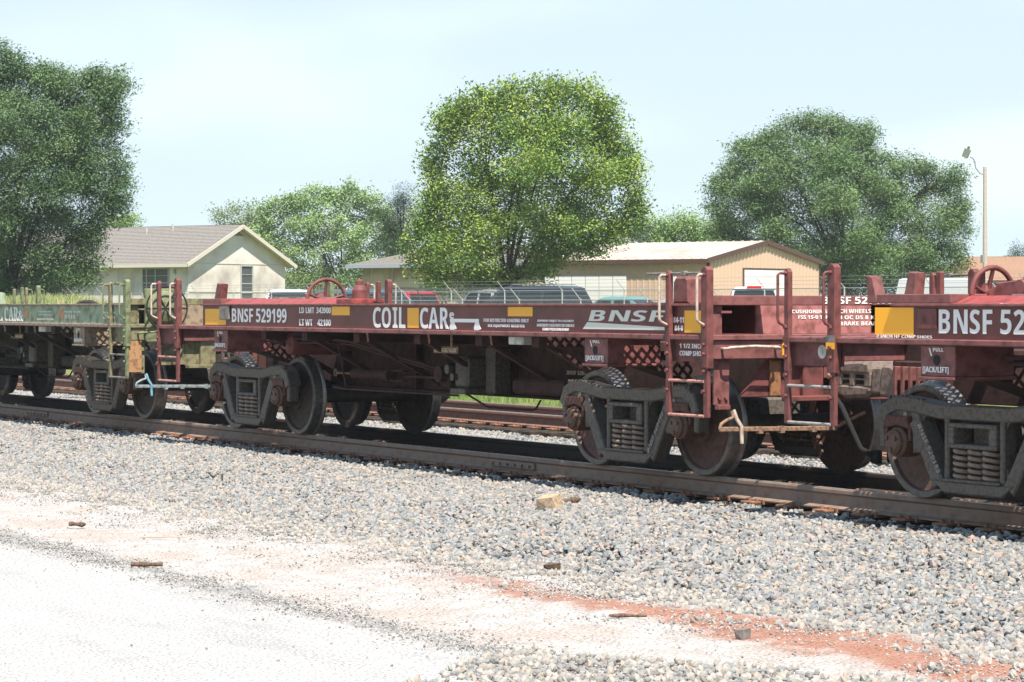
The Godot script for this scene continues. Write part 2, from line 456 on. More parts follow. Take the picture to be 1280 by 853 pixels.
func coil(x: float, z: float) -> MB:
	var s := MB.new()
	var p := []
	var turns := 4.5
	for i in 64:
		var a := TAU * turns * i / 63.0
		p.append(Vector3(x + cos(a) * 0.070, 0.215 + 0.215 * i / 63.0, z + sin(a) * 0.070))
	s.tube(p, 0.0185, 6)
	return s

func make_truck(parent: Node, at_x: float, frame: Material, face: Material, painted: String, side_of_text: float) -> Node3D:
	var t := node("truck", parent, Vector3(at_x, 0, 0))
	var wm := wheel_mesh(face)
	var sf := mesh_of([[side_frame(), frame]])
	for side in [1.0, -1.0]:
		var rot: float = 0.0 if side > 0 else PI
		var f := put("side_frame", sf, t)
		f.rotation.y = rot
		for k in [-1.0, 1.0]:
			var w := put("wheel", wm, t, Vector3(k * 0.9, 0.457, side * 0.85))
			w.rotation.y = rot
			var ad := MB.new()
			ad.prism(V2([-0.145, 0.56, -0.14, 0.665, 0.14, 0.665, 0.145, 0.56, 0.09, 0.575, 0.0, 0.59, -0.09, 0.575]), 0.945, 1.112, Transform3D(Basis(), Vector3(k * 0.9, 0, 0)), 0.008)
			ad.box(Vector3(k * 0.9 - 0.16, 0.47, 0.99), Vector3(k * 0.9 - 0.128, 0.60, 1.10), 0.006)
			ad.box(Vector3(k * 0.9 + 0.128, 0.47, 0.99), Vector3(k * 0.9 + 0.16, 0.60, 1.10), 0.006)
			var a := part("bearing_adapter", ad, M.adapter_red, t)
			a.rotation.y = rot
			var be := MB.new()
			be.lathe([Vector2(0.075, 0.86), Vector2(0.118, 0.93), Vector2(0.122, 0.95), Vector2(0.122, 1.10), Vector2(0.110, 1.115), Vector2(0.102, 1.12), Vector2(0.098, 1.145), Vector2(0.07, 1.165), Vector2(0.0, 1.17)], Transform3D(Basis(), Vector3(k * 0.9, 0.457, 0)), 24)
			for b in 3:
				var q := TAU * b / 3.0 + 0.5
				be.lathe([Vector2(0.020, 1.14), Vector2(0.020, 1.178), Vector2(0.0, 1.18)], Transform3D(Basis(), Vector3(k * 0.9 + cos(q) * 0.058, 0.457 + sin(q) * 0.058, 0)), 6)
			var bb := part("bearing", be, M.bearing, t)
			bb.rotation.y = rot
		for i in 3:
			var x := -0.17 + i * 0.17
			var s1 := part("spring", coil(x, 1.035), M.spring_steel, t)
			s1.rotation.y = rot
			var s2 := part("spring", coil(x, 0.885), M.spring_steel, t)
			s2.rotation.y = rot
		# brake shoes and heads beside the treads
		for k in [-1.0, 1.0]:
			var sh := MB.new()
			sh.prism(V2([k * 0.425, 0.30, k * 0.375, 0.30, k * 0.36, 0.50, k * 0.375, 0.62, k * 0.45, 0.62, k * 0.43, 0.50]), side * 0.75 - 0.04, side * 0.75 + 0.04)
			part("brake_shoe", sh, M.under, t)
	var bo := MB.new()
	for side in [1.0, -1.0]:
		bo.box(Vector3(-0.28, 0.44, side * 1.02 - 0.09), Vector3(0.28, 0.475, side * 1.02 + 0.09), 0.008)
		bo.box(Vector3(-0.28, 0.60, side * 1.02 - 0.088), Vector3(0.28, 0.635, side * 1.02 + 0.088), 0.008)
		bo.box(Vector3(-0.277, 0.473, side * 1.02 - 0.086), Vector3(-0.215, 0.602, side * 1.02 + 0.086), 0.006)
		bo.box(Vector3(0.19, 0.473, side * 1.02 - 0.086), Vector3(0.277, 0.602, side * 1.02 + 0.086), 0.006)
	bo.box(Vector3(-0.2, 0.42, -0.93), Vector3(0.2, 0.66, 0.93), 0.02)
	bo.lathe([Vector2(0.22, 0.66), Vector2(0.22, 0.74), Vector2(0.0, 0.74)], Transform3D(Basis(Vector3(1, 0, 0), -PI / 2)), 20)
	part("bolster", bo, M.bolster_steel, t)
	for k in [-1.0, 1.0]:
		var ax := MB.new()
		ax.lathe([Vector2(0.075, -1.08), Vector2(0.075, -0.87), Vector2(0.10, -0.70), Vector2(0.085, -0.5), Vector2(0.085, 0.5), Vector2(0.10, 0.70), Vector2(0.075, 0.87), Vector2(0.075, 1.08)], Transform3D(Basis(), Vector3(k * 0.9, 0.457, 0)), 16)
		part("axle", ax, M.wheel_face, t)
		var bm := MB.new()
		bm.bar(Vector3(k * 0.40, 0.40, -0.80), Vector3(k * 0.40, 0.40, 0.80), 0.07, 0.07)
		bm.bar(Vector3(k * 0.40, 0.40, -0.74), Vector3(k * 0.18, 0.38, 0), 0.04, 0.05)
		bm.bar(Vector3(k * 0.40, 0.40, 0.74), Vector3(k * 0.18, 0.38, 0), 0.04, 0.05)
		part("brake_beam", bm, M.under, t)
	for k in [-1.0, 1.0]:   # stencilled letter on each shoulder of the casting
		var mk := put("lettering", letter_mesh("H", 0.032, 0.042, M.lettering_faint, 0.0), t, Vector3(k * 0.80 - 0.02, 0.665, 1.098))
		mk.rotation.y = 0.0
	if painted:
		var L := put("lettering", letter_mesh(painted, 0.44, 0.042, M.lettering_faint, 0.15), t, Vector3(side_of_text * 0.38 + (0.03 if side_of_text > 0 else -0.30), 0.19 if side_of_text > 0 else 0.60, 1.108))
		L.rotation.z = atan2(0.45, 0.30) if side_of_text > 0 else -atan2(0.45, 0.30)
		if side_of_text < 0: L.position = Vector3(-0.64, 0.60, 1.108)
	return t

# ---------------------------------------------------------------- coil cars
func grating(x0: float, x1: float, z0: float, z1: float, y: float) -> MB:   # expanded steel with diamond openings
	var s := MB.new()
	var p := 0.064
	var t := 0.017
	for dirn in [1.0, -1.0]:
		var k := x0 - (z1 - z0) * 0.6
		while k < x1 + (z1 - z0) * 0.6:
			# line x = k + dirn * 0.6 * (z - z0), cut to the panel
			var za := z0
			var zb := z1
			var xa := k if dirn > 0 else k + 0.0
			var f := func(zz: float) -> float: return xa + dirn * 0.6 * (zz - z0)
			var steps := 10
			var pa: Variant = null
			var pb: Variant = null
			for i in steps + 1:
				var zz: float = lerp(za, zb, float(i) / steps)
				var xx: float = f.call(zz)
				if xx >= x0 and xx <= x1:
					if pa == null: pa = Vector3(xx, y, zz)
					pb = Vector3(xx, y, zz)
			if pa != null and (pb - pa).length() > 0.08:
				s.bar(pa + Vector3(0, 0.001 * dirn, 0), pb + Vector3(0, 0.001 * dirn, 0), t, 0.012)
			k += p
	s.box(Vector3(x0 - 0.02, y - 0.012, z0 - 0.02), Vector3(x0 + 0.015, y + 0.012, z1 + 0.02))
	s.box(Vector3(x1 - 0.015, y - 0.0121, z0 - 0.02), Vector3(x1 + 0.02, y + 0.0121, z1 + 0.02))
	return s

func arc(c: Vector3, r: float, a0: float, a1: float, u: Vector3, w: Vector3, k: int) -> Array:
	var p := []
	for i in k + 1:
		var a := lerpf(a0, a1, float(i) / k)
		p.append(c + u * cos(a) * r + w * sin(a) * r)
	return p

func ladder(car: Node, xs: Array, side: float, p: Dictionary) -> void:
	var L := node("ladder", car)
	var z := side * 1.475
	for i in 2:
		var x: float = xs[i]
		var outer: bool = i == p.outer
		var w := 0.05 if outer else 0.032
		var d := 0.034 if outer else 0.022
		var s := MB.new()
		var top := 1.87 if outer else 1.84
		s.prism(V2([x - w, 1.0, x + w, 1.0, x + w, top - 0.03, x + w * 0.4, top, x - w * 0.4, top, x - w, top - 0.03]), z - d, z + d, Transform3D(), 0.006)
		s.box(Vector3(x - 0.034, 0.575, z - 0.016), Vector3(x + 0.034, 1.02, z + 0.018), 0.005)
		for b in [1.12, 1.20, 0.97, 0.80, 1.36, 1.80]:
			s.lathe([Vector2(0.018, d), Vector2(0.018, d + 0.022), Vector2(0.0, d + 0.022)] if side > 0 else [Vector2(0.0, -d - 0.022), Vector2(0.018, -d - 0.022), Vector2(0.018, -d)], Transform3D(Basis(), Vector3(x, b, z)), 6)
		part("stile", s, p.post if outer else p.paint2, L)
		var h := MB.new()
		var zo := side * 0.105
		h.tube([Vector3(x, 1.80, z), Vector3(x, 1.80, z + zo * 0.8), Vector3(x, 1.785, z + zo), Vector3(x, 1.42, z + zo), Vector3(x, 1.395, z + zo * 0.85), Vector3(x, 1.365, z + zo * 0.2), Vector3(x, 1.355, z)], 0.0125, 8)
		part("handhold", h, p.grab, L)
	for y in [0.587, 0.885]:
		var r := MB.new()
		r.tube([Vector3(xs[0] + 0.02, y, z + side * 0.014), Vector3(xs[1] - 0.02, y, z + side * 0.014)], 0.014, 8)
		part("rung", r, p.rung, L)
	if xs[0] > 0.0:
		var r2 := MB.new()
		r2.tube([Vector3(xs[0] - 0.35, 1.815, z), Vector3(xs[1], 1.815, z)], 0.010, 8)
		r2.box(Vector3(xs[0] + 0.20, 1.795, z - 0.02), Vector3(xs[0] + 0.27, 1.835, z + 0.02), 0.006)
		part("top_rod", r2, p.rod, L)

func coupler_mesh() -> MB:   # points along +x, knuckle face near x = 0
	var s := MB.new()
	# shank, ribbed knuckle head with two slots, guard arm
	s.box(Vector3(-0.66, -0.10, -0.10), Vector3(-0.34, 0.095, 0.10), 0.025)
	var top := V2([-0.36, 0.05, -0.34, 0.115, -0.24, 0.16, 0.0, 0.175, 0.13, 0.16, 0.15, 0.10, 0.15, 0.045])
	var bot := V2([-0.36, -0.03, 0.15, -0.04, 0.145, -0.10, 0.09, -0.145, -0.22, -0.165, -0.34, -0.13])
	s.prism(top, -0.02, 0.20, Transform3D(), 0.03)
	s.prism(bot, -0.02, 0.195, Transform3D(), 0.03)
	for x in [[-0.36, -0.26], [-0.16, -0.08], [0.05, 0.149]]:
		s.box(Vector3(x[0], -0.06, 0.0), Vector3(x[1], 0.07, 0.192), 0.015)
	s.box(Vector3(-0.30, 0.0, 0.02), Vector3(0.12, 0.016, 0.188), 0.004)
	s.box(Vector3(-0.34, -0.05, -0.05), Vector3(0.12, 0.06, 0.10), 0.01)
	s.prism(V2([-0.34, 0.095, -0.22, 0.14, -0.10, 0.145, -0.06, -0.13, -0.22, -0.145, -0.33, -0.11]), -0.20, -0.021, Transform3D(), 0.025)
	s.prism(V2([-0.10, 0.12, 0.04, 0.12, 0.06, -0.11, -0.10, -0.11]), -0.19, -0.09, Transform3D(), 0.02)
	return s

func make_car(called: String, label: String, x0: float, p: Dictionary) -> Node3D:
	var car := node(called, self, Vector3(x0, 0, 0))
	tag(car, label, "coil car", "flat coil cars coupled in one train")
	# underframe: fish-belly centre sill
	var cs := MB.new()
	cs.prism(V2([-6.12, 0.74, -4.6, 0.74, -3.3, 0.585, 3.3, 0.585, 4.6, 0.74, 6.0, 0.74, 6.0, 1.22, -6.12, 1.22]), -0.30, 0.30, Transform3D(), 0.008)
	cs.box(Vector3(-3.4, 0.565, -0.36), Vector3(3.4, 0.586, 0.36), 0.004)
	for x in [-3.0, -1.2, 0.9, 2.7]:
		cs.box(Vector3(x - 0.015, 0.59, 0.295), Vector3(x + 0.015, 1.2, 0.40))
	part("center_sill", cs, p.under, car)
	for side in [1.0, -1.0]:
		var sl := MB.new()
		sl.box(Vector3(-4.75, 1.27, side * 1.43 - 0.012), Vector3(6.0, 1.53, side * 1.43 + 0.012))
		part("side_sill", sl, p.paint, car)
		var tf := MB.new()
		var za: float = min(side * 1.33, side * 1.475)
		var zb: float = max(side * 1.33, side * 1.475)
		tf.box(Vector3(-4.76, 1.530, za), Vector3(6.01, 1.552, zb), 0.005)
		part("top_flange", tf, p.lip, car)
		var lf := MB.new()
		za = min(side * 1.36, side * 1.492)
		zb = max(side * 1.36, side * 1.492)
		lf.box(Vector3(-6.12, 1.238, za), Vector3(6.03, 1.284, zb), 0.008)
		part("bottom_flange", lf, p.lip, car)
		var sp := MB.new()   # plates that carry the ladders below the flange
		sp.box(Vector3(-6.10, 1.05, side * 1.42 - 0.01), Vector3(-5.40, 1.236, side * 1.42 + 0.01))
		part("ladder_plate", sp, p.paint2, car)
		var sp2 := MB.new()
		sp2.box(Vector3(5.45, 1.05, side * 1.42 - 0.01), Vector3(6.10, 1.236, side * 1.42 + 0.01))
		part("ladder_plate", sp2, p.paint2, car)
		# jacking pads
		for jx in [-4.42, 4.06]:
			var jp := MB.new()
			var z1: float = side * 1.44
			var z2: float = side * 0.86
			jp.box(Vector3(jx, 1.0, min(z1, z2)), Vector3(jx + 0.40, 1.237, max(z1, z2)), 0.006)
			jp.box(Vector3(jx - 0.02, 0.975, min(z1, z2) - 0.01), Vector3(jx + 0.42, 1.001, max(z1, z2) + 0.02), 0.006)
			var J := part("jacking_pad", jp, p.pad, car)
			if side > 0:
				var ho := MB.new()
				ho.lathe([Vector2(0.042, 0.002), Vector2(0.036, 0.004), Vector2(0.0, 0.003)], Transform3D(Basis(), Vector3(jx + 0.19, 1.125, 1.44)), 14)
				part("pull_hole", ho, M.black, J)
				words(J, "PULL", jx + 0.15, 1.190, jx + 0.27, 1.218, 1.441, M.lettering)
				words(J, "\\", jx + 0.10, 1.155, jx + 0.14, 1.215, 1.441, M.lettering)
				words(J, "[JACK/LIFT]", jx + 0.03, 1.02, jx + 0.33, 1.075, 1.441, M.lettering)
		# cross bearers with their diagonal struts
		for bx in [-3.15, -2.05, -0.75, 0.65, 1.95, 3.05]:
			var st := MB.new()
			st.bar(Vector3(bx, 1.215, side * 1.36), Vector3(bx, 0.655, side * 0.31), 0.075, 0.05, Vector3.UP, 0.006)
			part("strut", st, p.under, car)
			var cb := MB.new()
			za = min(side * 0.30, side * 1.37)
			zb = max(side * 0.30, side * 1.37)
			cb.box(Vector3(bx - 0.07, 1.13, za), Vector3(bx + 0.07, 1.232, zb), 0.006)
			part("cross_bearer", cb, p.under, car)
		ladder(car, [-6.06, -5.45], side, p.merged({"outer": 1}))
		ladder(car, [5.52, 6.10], side, p.merged({"outer": 1}))
		for g in [[-5.35, -4.50], [-3.98, -2.6], [2.9, 4.02], [4.48, 5.4]]:
			var gz0: float = 0.50 if side > 0 else -1.34
			part("walkway_grating", grating(g[0], g[1], gz0, gz0 + 0.84, 1.245), p.paint2, car)
	# trough plates that cradle the coils
	var tr := MB.new()
	for side in [1.0, -1.0]:
		tr.hexa([Vector3(-3.0, 1.24, side * 0.15), Vector3(3.1, 1.24, side * 0.15), Vector3(3.1, 1.24, side * 0.20), Vector3(-3.0, 1.24, side * 0.20), Vector3(-3.0, 1.50, side * 1.25), Vector3(3.1, 1.50, side * 1.25), Vector3(3.1, 1.50, side * 1.30), Vector3(-3.0, 1.50, side * 1.30)])
	part("coil_trough", tr, p.under, car)
	# body bolsters over the trucks
	for k in [-4.22, 4.22]:
		var bb := MB.new()
		bb.prism(V2([-1.36, 1.20, -1.30, 1.06, -0.4, 0.80, 0.4, 0.80, 1.30, 1.06, 1.36, 1.20]), k - 0.16, k + 0.16, Transform3D(Basis(Vector3(0, 0, -1), Vector3.UP, Vector3(1, 0, 0)), Vector3.ZERO), 0.01)
		part("body_bolster", bb, p.under, car)
	# --- right-hand end
	var E := node("end_frame", car)
	var eb := MB.new()
	eb.box(Vector3(6.02, 1.536, -1.42), Vector3(6.10, 1.622, 1.42), 0.006)
	part("top_beam", eb, p.end, E)
	var es := MB.new()
	es.box(Vector3(6.02, 1.075, -1.42), Vector3(6.11, 1.236, 1.42), 0.006)
	es.box(Vector3(5.95, 1.237, -1.45), Vector3(6.135, 1.284, 1.45), 0.006)
	part("end_sill", es, p.end, E)
	var cp := MB.new()
	cp.box(Vector3(6.03, 1.285, 1.29), Vector3(6.055, 1.535, 1.42))
	var cp2 := MB.new()
	cp2.box(Vector3(6.03, 1.285, -1.42), Vector3(6.055, 1.535, -1.29))
	part("corner_plate", cp2, p.end, E)
	cp.box(Vector3(6.056, 1.47, 1.20), Vector3(6.075, 1.49, 1.31))
	part("corner_plate", cp, p.end, E)
	var bp := MB.new()
	bp.box(Vector3(5.66, 1.285, -0.62), Vector3(5.68, 1.60, 0.66))
	part("bulkhead", bp, p.bulk, E)
	for s in [1.0, -1.0]:   # deep side pockets under a roof sheet
		var pk := MB.new()
		pk.box(Vector3(4.90, 1.285, min(s * 0.63, s * 1.40)), Vector3(4.92, 1.55, max(s * 0.63, s * 1.40)))
		pk.box(Vector3(4.92, 1.285, min(s * 0.63, s * 0.65)), Vector3(5.66, 1.55, max(s * 0.63, s * 0.65)))
		part("pocket_wall", pk, p.paint, E)
	var rs := MB.new()
	rs.box(Vector3(4.92, 1.552, 0.62), Vector3(6.02, 1.562, 1.33))
	rs.box(Vector3(4.92, 1.552, -1.33), Vector3(6.02, 1.562, -0.62))
	part("roof_sheet", rs, p.end, E)
	var pl := MB.new()
	pl.box(Vector3(5.68, 1.270, -1.30), Vector3(5.95, 1.282, 1.30))
	part("platform", pl, p.end, E)
	var gi := MB.new()
	gi.tube([Vector3(6.11, 1.165, 1.33), Vector3(6.19, 1.165, 1.33), Vector3(6.205, 1.175, 1.30), Vector3(6.205, 1.185, 1.05), Vector3(6.205, 1.175, 0.80), Vector3(6.19, 1.165, 0.77), Vector3(6.11, 1.165, 0.77)], 0.0135, 8)
	part("grab_iron", gi, p.grab2, E)
	var bk := MB.new()
	bk.box(Vector3(6.03, 0.68, 1.21), Vector3(6.055, 1.076, 1.37), 0.004)
	bk.box(Vector3(6.03, 0.64, 1.23), Vector3(6.10, 0.682, 1.35), 0.004)
	for b in [[0.74, 1.25], [0.74, 1.32]]:
		bk.lathe([Vector2(0.017, 0.0), Vector2(0.017, 0.02), Vector2(0.0, 0.02)], Transform3D(Basis(Vector3(0, 0, -1), Vector3.UP, Vector3(1, 0, 0)), Vector3(6.055, b[0], b[1])), 6)
	part("lever_bracket", bk, p.end, E)
	var lv := MB.new()
	lv.tube([Vector3(6.12, 0.63, 1.23), Vector3(6.13, 0.575, 1.22), Vector3(6.14, 0.55, 1.30), Vector3(6.14, 0.52, 1.355), Vector3(6.14, 0.475, 1.37)], 0.016, 8)
	lv.bar(Vector3(6.14, 0.475, 1.375), Vector3(6.14, 0.455, 0.12), 0.03, 0.042, Vector3.UP, 0.006)
	lv.tube([Vector3(6.14, 0.46, 0.13), Vector3(6.16, 0.50, 0.06), Vector3(6.24, 0.55, 0.0), Vector3(6.36, 0.60, -0.02)], 0.016, 8)
	for z in [0.95, 0.72, 0.38]:
		lv.bar(Vector3(6.139, 0.49, z), Vector3(6.139, 0.43, z), 0.05, 0.045)
	part("uncoupling_lever", lv, p.lever, E)
	var hd := MB.new()
	hd.tube([Vector3(6.13, 0.64, 1.22), Vector3(6.15, 0.56, 1.20), Vector3(6.17, 0.50, 1.165), Vector3(6.17, 0.35, 1.16)], 0.017, 8)
	part("lever_handle", hd, p.lever2, E)
	var or_ := MB.new()
	or_.box(Vector3(6.111, 1.10, 0.60), Vector3(6.114, 1.215, 0.69))
	part("reflector", or_, M.reflector, E)
	# draft gear pocket and plates behind the end sill
	var dp := MB.new()
	dp.box(Vector3(5.55, 0.72, -0.42), Vector3(6.06, 1.074, -0.20), 0.01)
	dp.box(Vector3(5.55, 0.72, 0.20), Vector3(6.06, 1.074, 0.42), 0.01)
	dp.box(Vector3(6.0, 0.70, -0.55), Vector3(6.16, 0.745, 0.62), 0.006)
	var gu := MB.new()
	gu.hexa([Vector3(5.95, 0.745, 0.42), Vector3(6.0, 0.745, 0.42), Vector3(6.0, 0.745, 1.04), Vector3(5.95, 0.745, 1.04), Vector3(5.95, 1.07, 0.42), Vector3(6.0, 1.07, 0.42), Vector3(6.0, 1.07, 0.74), Vector3(5.95, 1.07, 0.74)])
	part("gusset", gu, p.paint2, E)
	part("draft_pocket", dp, p.paint2, E)
	var gp := MB.new()
	gp.box(Vector3(6.01, 0.746, 0.65), Vector3(6.04, 1.06, 0.76), 0.006)
	part("rust_plate", gp, p.rust, E)
	for s in [1.0, -1.0]:
		var lug := MB.new()
		for i in 5:
			lug.box(Vector3(5.60 + i * 0.09, 0.80, s * 0.431 - 0.02), Vector3(5.63 + i * 0.09, 1.0, s * 0.431 + 0.02), 0.004)
		part("lug", lug, p.end, E)
	# --- left-hand end
	var W := node("end_frame", car)
	var ws := MB.new()
	ws.box(Vector3(-6.11, 1.075, -1.42), Vector3(-6.02, 1.236, 1.42), 0.006)
	ws.box(Vector3(-6.135, 1.237, -1.45), Vector3(-5.95, 1.284, 1.45), 0.006)
	part("end_sill", ws, p.end, W)
	var wp := MB.new()
	wp.box(Vector3(-4.78, 1.285, -1.42), Vector3(-4.76, 1.55, 1.42))
	part("bulkhead", wp, p.paint2, W)
	var wl := MB.new()
	wl.bar(Vector3(-6.14, 0.475, -1.37), Vector3(-6.14, 0.455, -0.12), 0.03, 0.042, Vector3.UP, 0.006)
	wl.tube([Vector3(-6.14, 0.46, -0.13), Vector3(-6.16, 0.50, -0.06), Vector3(-6.24, 0.55, 0.0), Vector3(-6.36, 0.60, 0.02)], 0.016, 8)
	part("uncoupling_lever", wl, p.lever, W)
	var wd := MB.new()
	wd.box(Vector3(-6.06, 0.72, -0.40), Vector3(-5.4, 1.074, -0.22), 0.01)
	var we := MB.new()
	we.box(Vector3(-6.06, 0.72, 0.22), Vector3(-5.4, 1.074, 0.40), 0.01)
	part("draft_pocket", we, p.under2, W)
	for i in 6:
		var lg := MB.new()
		lg.box(Vector3(-5.98 + i * 0.10, 0.76, 0.399), Vector3(-5.94 + i * 0.10, 1.03, 0.46), 0.005)
		part("lug", lg, p.end, W)
	part("draft_pocket", wd, p.under2, W)
	for k in [-1.0, 1.0]:
		var cm := put("coupler", mesh_of([[coupler_mesh(), M.coupler]]), car, Vector3(k * 6.56, 0.89, 0))
		cm.rotation.y = 0.0 if k > 0 else PI
		var hs := MB.new()
		hs.tube([Vector3(k * 6.25, 0.74, 0.22 * k), Vector3(k * 6.38, 0.66, 0.25 * k), Vector3(k * 6.50, 0.48, 0.24 * k), Vector3(k * 6.58, 0.30, 0.20 * k), Vector3(k * 6.64, 0.24, 0.12 * k)], [0.018, 0.022, 0.022, 0.024, 0.028], 8)
		hs.box(Vector3(k * 6.66 - 0.045, 0.17, 0.09 * k - 0.04), Vector3(k * 6.66 + 0.045, 0.29, 0.09 * k + 0.04), 0.015)
		part("air_hose", hs, M.rubber, car)
	# --- brake gear under the deck
	var bc := MB.new()
	var X := Basis(Vector3(0, 0, -1), Vector3.UP, Vector3(1, 0, 0))
	bc.lathe([Vector2(0.0, -2.35), Vector2(0.04, -2.34), Vector2(0.055, -2.30), Vector2(0.055, -1.45), Vector2(0.075, -1.44), Vector2(0.075, -1.36), Vector2(0.0, -1.35)], Transform3D(X, Vector3(0, 0.745, 0.62)), 16)
	bc.box(Vector3(-1.38, 0.68, 0.59), Vector3(-1.02, 0.70, 0.65))
	bc.box(Vector3(-1.38, 0.79, 0.59), Vector3(-1.02, 0.81, 0.65))
	part("slack_adjuster", bc, p.under2, car)
	var rd := MB.new()
	rd.tube([Vector3(-2.72, 0.745, 0.62), Vector3(-2.30, 0.745, 0.62)], 0.014, 8)
	rd.tube(arc(Vector3(-2.76, 0.745, 0.62), 0.035, 0, TAU, Vector3(1, 0, 0), Vector3.UP, 12), 0.015, 6)
	part("brake_rod", rd, M.lever_rust, car)
	var rd2 := MB.new()
	rd2.tube([Vector3(-1.05, 0.745, 0.62), Vector3(0.1, 0.745, 0.62)], 0.016, 8)
	part("brake_rod", rd2, p.under2, car)
	var bp2 := MB.new()
	bp2.tube([Vector3(-3.9, 1.15, 1.05), Vector3(-1.75, 1.14, 1.05), Vector3(-1.55, 1.13, 1.05), Vector3(-0.1, 0.86, 0.75), Vector3(0.05, 0.84, 0.72)], 0.017, 8)
	bp2.tube([Vector3(-3.9, 1.10, 1.02), Vector3(-1.75, 1.10, 1.02), Vector3(-1.55, 1.09, 1.02), Vector3(-0.1, 0.82, 0.72), Vector3(0.05, 0.80, 0.70)], 0.014, 8)
	bp2.tube([Vector3(-1.83, 1.12, 1.05), Vector3(-1.83, 0.60, 0.95)], 0.012, 8)
	bp2.tube([Vector3(-2.2, 0.60, 0.93), Vector3(-1.9, 0.585, 0.93), Vector3(0.6, 0.585, 0.85)], 0.013, 8)
	part("brake_pipe", bp2, p.under2, car)
	var hp := MB.new()
	hp.tube([Vector3(0.6, 0.60, 0.75), Vector3(0.95, 0.50, 0.74), Vector3(1.05, 0.475, 0.74), Vector3(1.95, 0.475, 0.74), Vector3(2.02, 0.50, 0.74), Vector3(2.04, 0.58, 0.70)], 0.011, 8)
	part("hanging_rod", hp, M.rubber, car)
	var av := MB.new()
	av.box(Vector3(0.02, 0.66, 0.50), Vector3(0.24, 0.92, 0.76), 0.02)
	av.box(Vector3(0.08, 0.62, 0.55), Vector3(0.18, 0.67, 0.70), 0.01)
	av.lathe([Vector2(0.0, -0.05), Vector2(0.08, -0.05), Vector2(0.09, 0.0), Vector2(0.09, 0.06), Vector2(0.0, 0.08)], Transform3D(Basis(), Vector3(0.13, 0.80, 0.78)), 16)
	part("brake_valve", av, p.under2, car)
	var ab := MB.new()
	ab.lathe([Vector2(0.0, 0.45), Vector2(0.10, 0.455), Vector2(0.13, 0.50), Vector2(0.14, 0.56), Vector2(0.14, 0.72), Vector2(0.12, 0.76), Vector2(0.07, 0.78), Vector2(0.0, 0.785)], Transform3D(Basis(), Vector3(0.55, 0.82, 0)), 20)
	ab.box(Vector3(0.40, 0.60, 0.46), Vector3(0.72, 0.66, 0.84), 0.01)
	ab.box(Vector3(0.42, 0.66, 0.48), Vector3(0.70, 1.0, 0.80), 0.03)
	ab.box(Vector3(0.76, 0.60, 0.40), Vector3(0.95, 1.10, 0.62), 0.02)
	ab.lathe([Vector2(0.05, 0.88), Vector2(0.05, 0.93), Vector2(0.0, 0.93)], Transform3D(Basis(), Vector3(0.49, 0.86, 0)), 10)
	ab.lathe([Vector2(0.04, 0.88), Vector2(0.04, 0.94), Vector2(0.0, 0.94)], Transform3D(Basis(), Vector3(0.62, 0.78, 0)), 10)
	part("control_valve", ab, M.truck_dark, car)
	var rp := MB.new()
	rp.box(Vector3(0.50, 1.035, 1.085), Vector3(1.03, 1.105, 1.095))
	rp.box(Vector3(0.86, 1.10, 1.08), Vector3(0.90, 1.24, 1.09))
	var RP := part("valve_sign", rp, M.lever_rust, car)
	words(RP, "RETAINING VALVE", 0.53, 1.05, 1.0, 1.09, 1.096, M.lettering_tan)
	var rv := MB.new()
	rv.lathe([Vector2(0.0, 0.25), Vector2(0.12, 0.27), Vector2(0.135, 0.33), Vector2(0.135, 1.02), Vector2(0.125, 1.07), Vector2(0.08, 1.10), Vector2(0.0, 1.105)], Transform3D(Basis(), Vector3(-3.08, 1.085, 0)), 24)
	part("air_reservoir", rv, p.paint2, car)
	var wb := MB.new()
	wb.box(Vector3(2.66, 1.155, 1.30), Vector3(2.94, 1.235, 1.44), 0.008)
	part("junction_box", wb, M.white_metal, car)
	var eq := MB.new()
	eq.box(Vector3(1.28, 0.62, 0.42), Vector3(2.35, 0.78, 0.60), 0.03)
	part("reservoir_guard", eq, p.under2, car)
	# trucks
	make_truck(car, -4.22, p.frame, p.wheel, p.frame_text[0], p.frame_text_side[0])
	make_truck(car, 4.23, p.frame, p.wheel2, p.frame_text[1], p.frame_text_side[1])
	return car

func hand_wheel(parent: Node, x: float, y: float, z: float, r: float, material: Material) -> void:   # faces along the car
	var h := node("hand_wheel", parent)
	var Y := Vector3(0, 1, 0)
	var Z := Vector3(0, 0, 1)
	var C := Vector3(x, y, z)
	var rim := MB.new()
	rim.tube(arc(C, r, 0, TAU, Z, Y, 32), 0.021, 8, false)
	part("rim", rim, material, h)
	for k in 5:
		var a := TAU * k / 5.0 + 0.35
		var s := MB.new()
		s.tube([C - Vector3(0.05, 0, 0), C + (Z * cos(a) + Y * sin(a)) * r * 0.5 - Vector3(0.03, 0, 0), C + (Z * cos(a) + Y * sin(a)) * r], [0.02, 0.017, 0.016], 6)
		part("spoke", s, material, h)
	var hub := MB.new()
	hub.lathe([Vector2(0.0, -0.09), Vector2(r * 0.42, -0.09), Vector2(r * 0.42, -0.05), Vector2(r * 0.2, -0.03), Vector2(0.05, 0.02), Vector2(0.0, 0.02)], Transform3D(Basis(Vector3(0, 0, -1), Vector3.UP, Vector3(1, 0, 0)), C), 20)
	part("hub", hub, material, h)

func deck_tray(car: Node, xa: float, xb: float, material: Material) -> void:
	var t := MB.new()
	t.prism(V2([-1.452, 1.553, -1.40, 1.560, -1.27, 1.612, -1.05, 1.613, -1.05, 1.553]), xa, xb, Transform3D(Basis(Vector3(0, 0, -1), Vector3.UP, Vector3(1, 0, 0)), Vector3.ZERO))
	var o := part("deck_tray", t, material, car)
	var x := xa + 0.45
	while x < xb - 0.2:
		var s := MB.new()
		s.box(Vector3(x, 1.604, 1.14), Vector3(x + 0.16, 1.622, 1.26), 0.004)
		part("slot_cover", s, M.steel_grey, o)
		x += 0.62

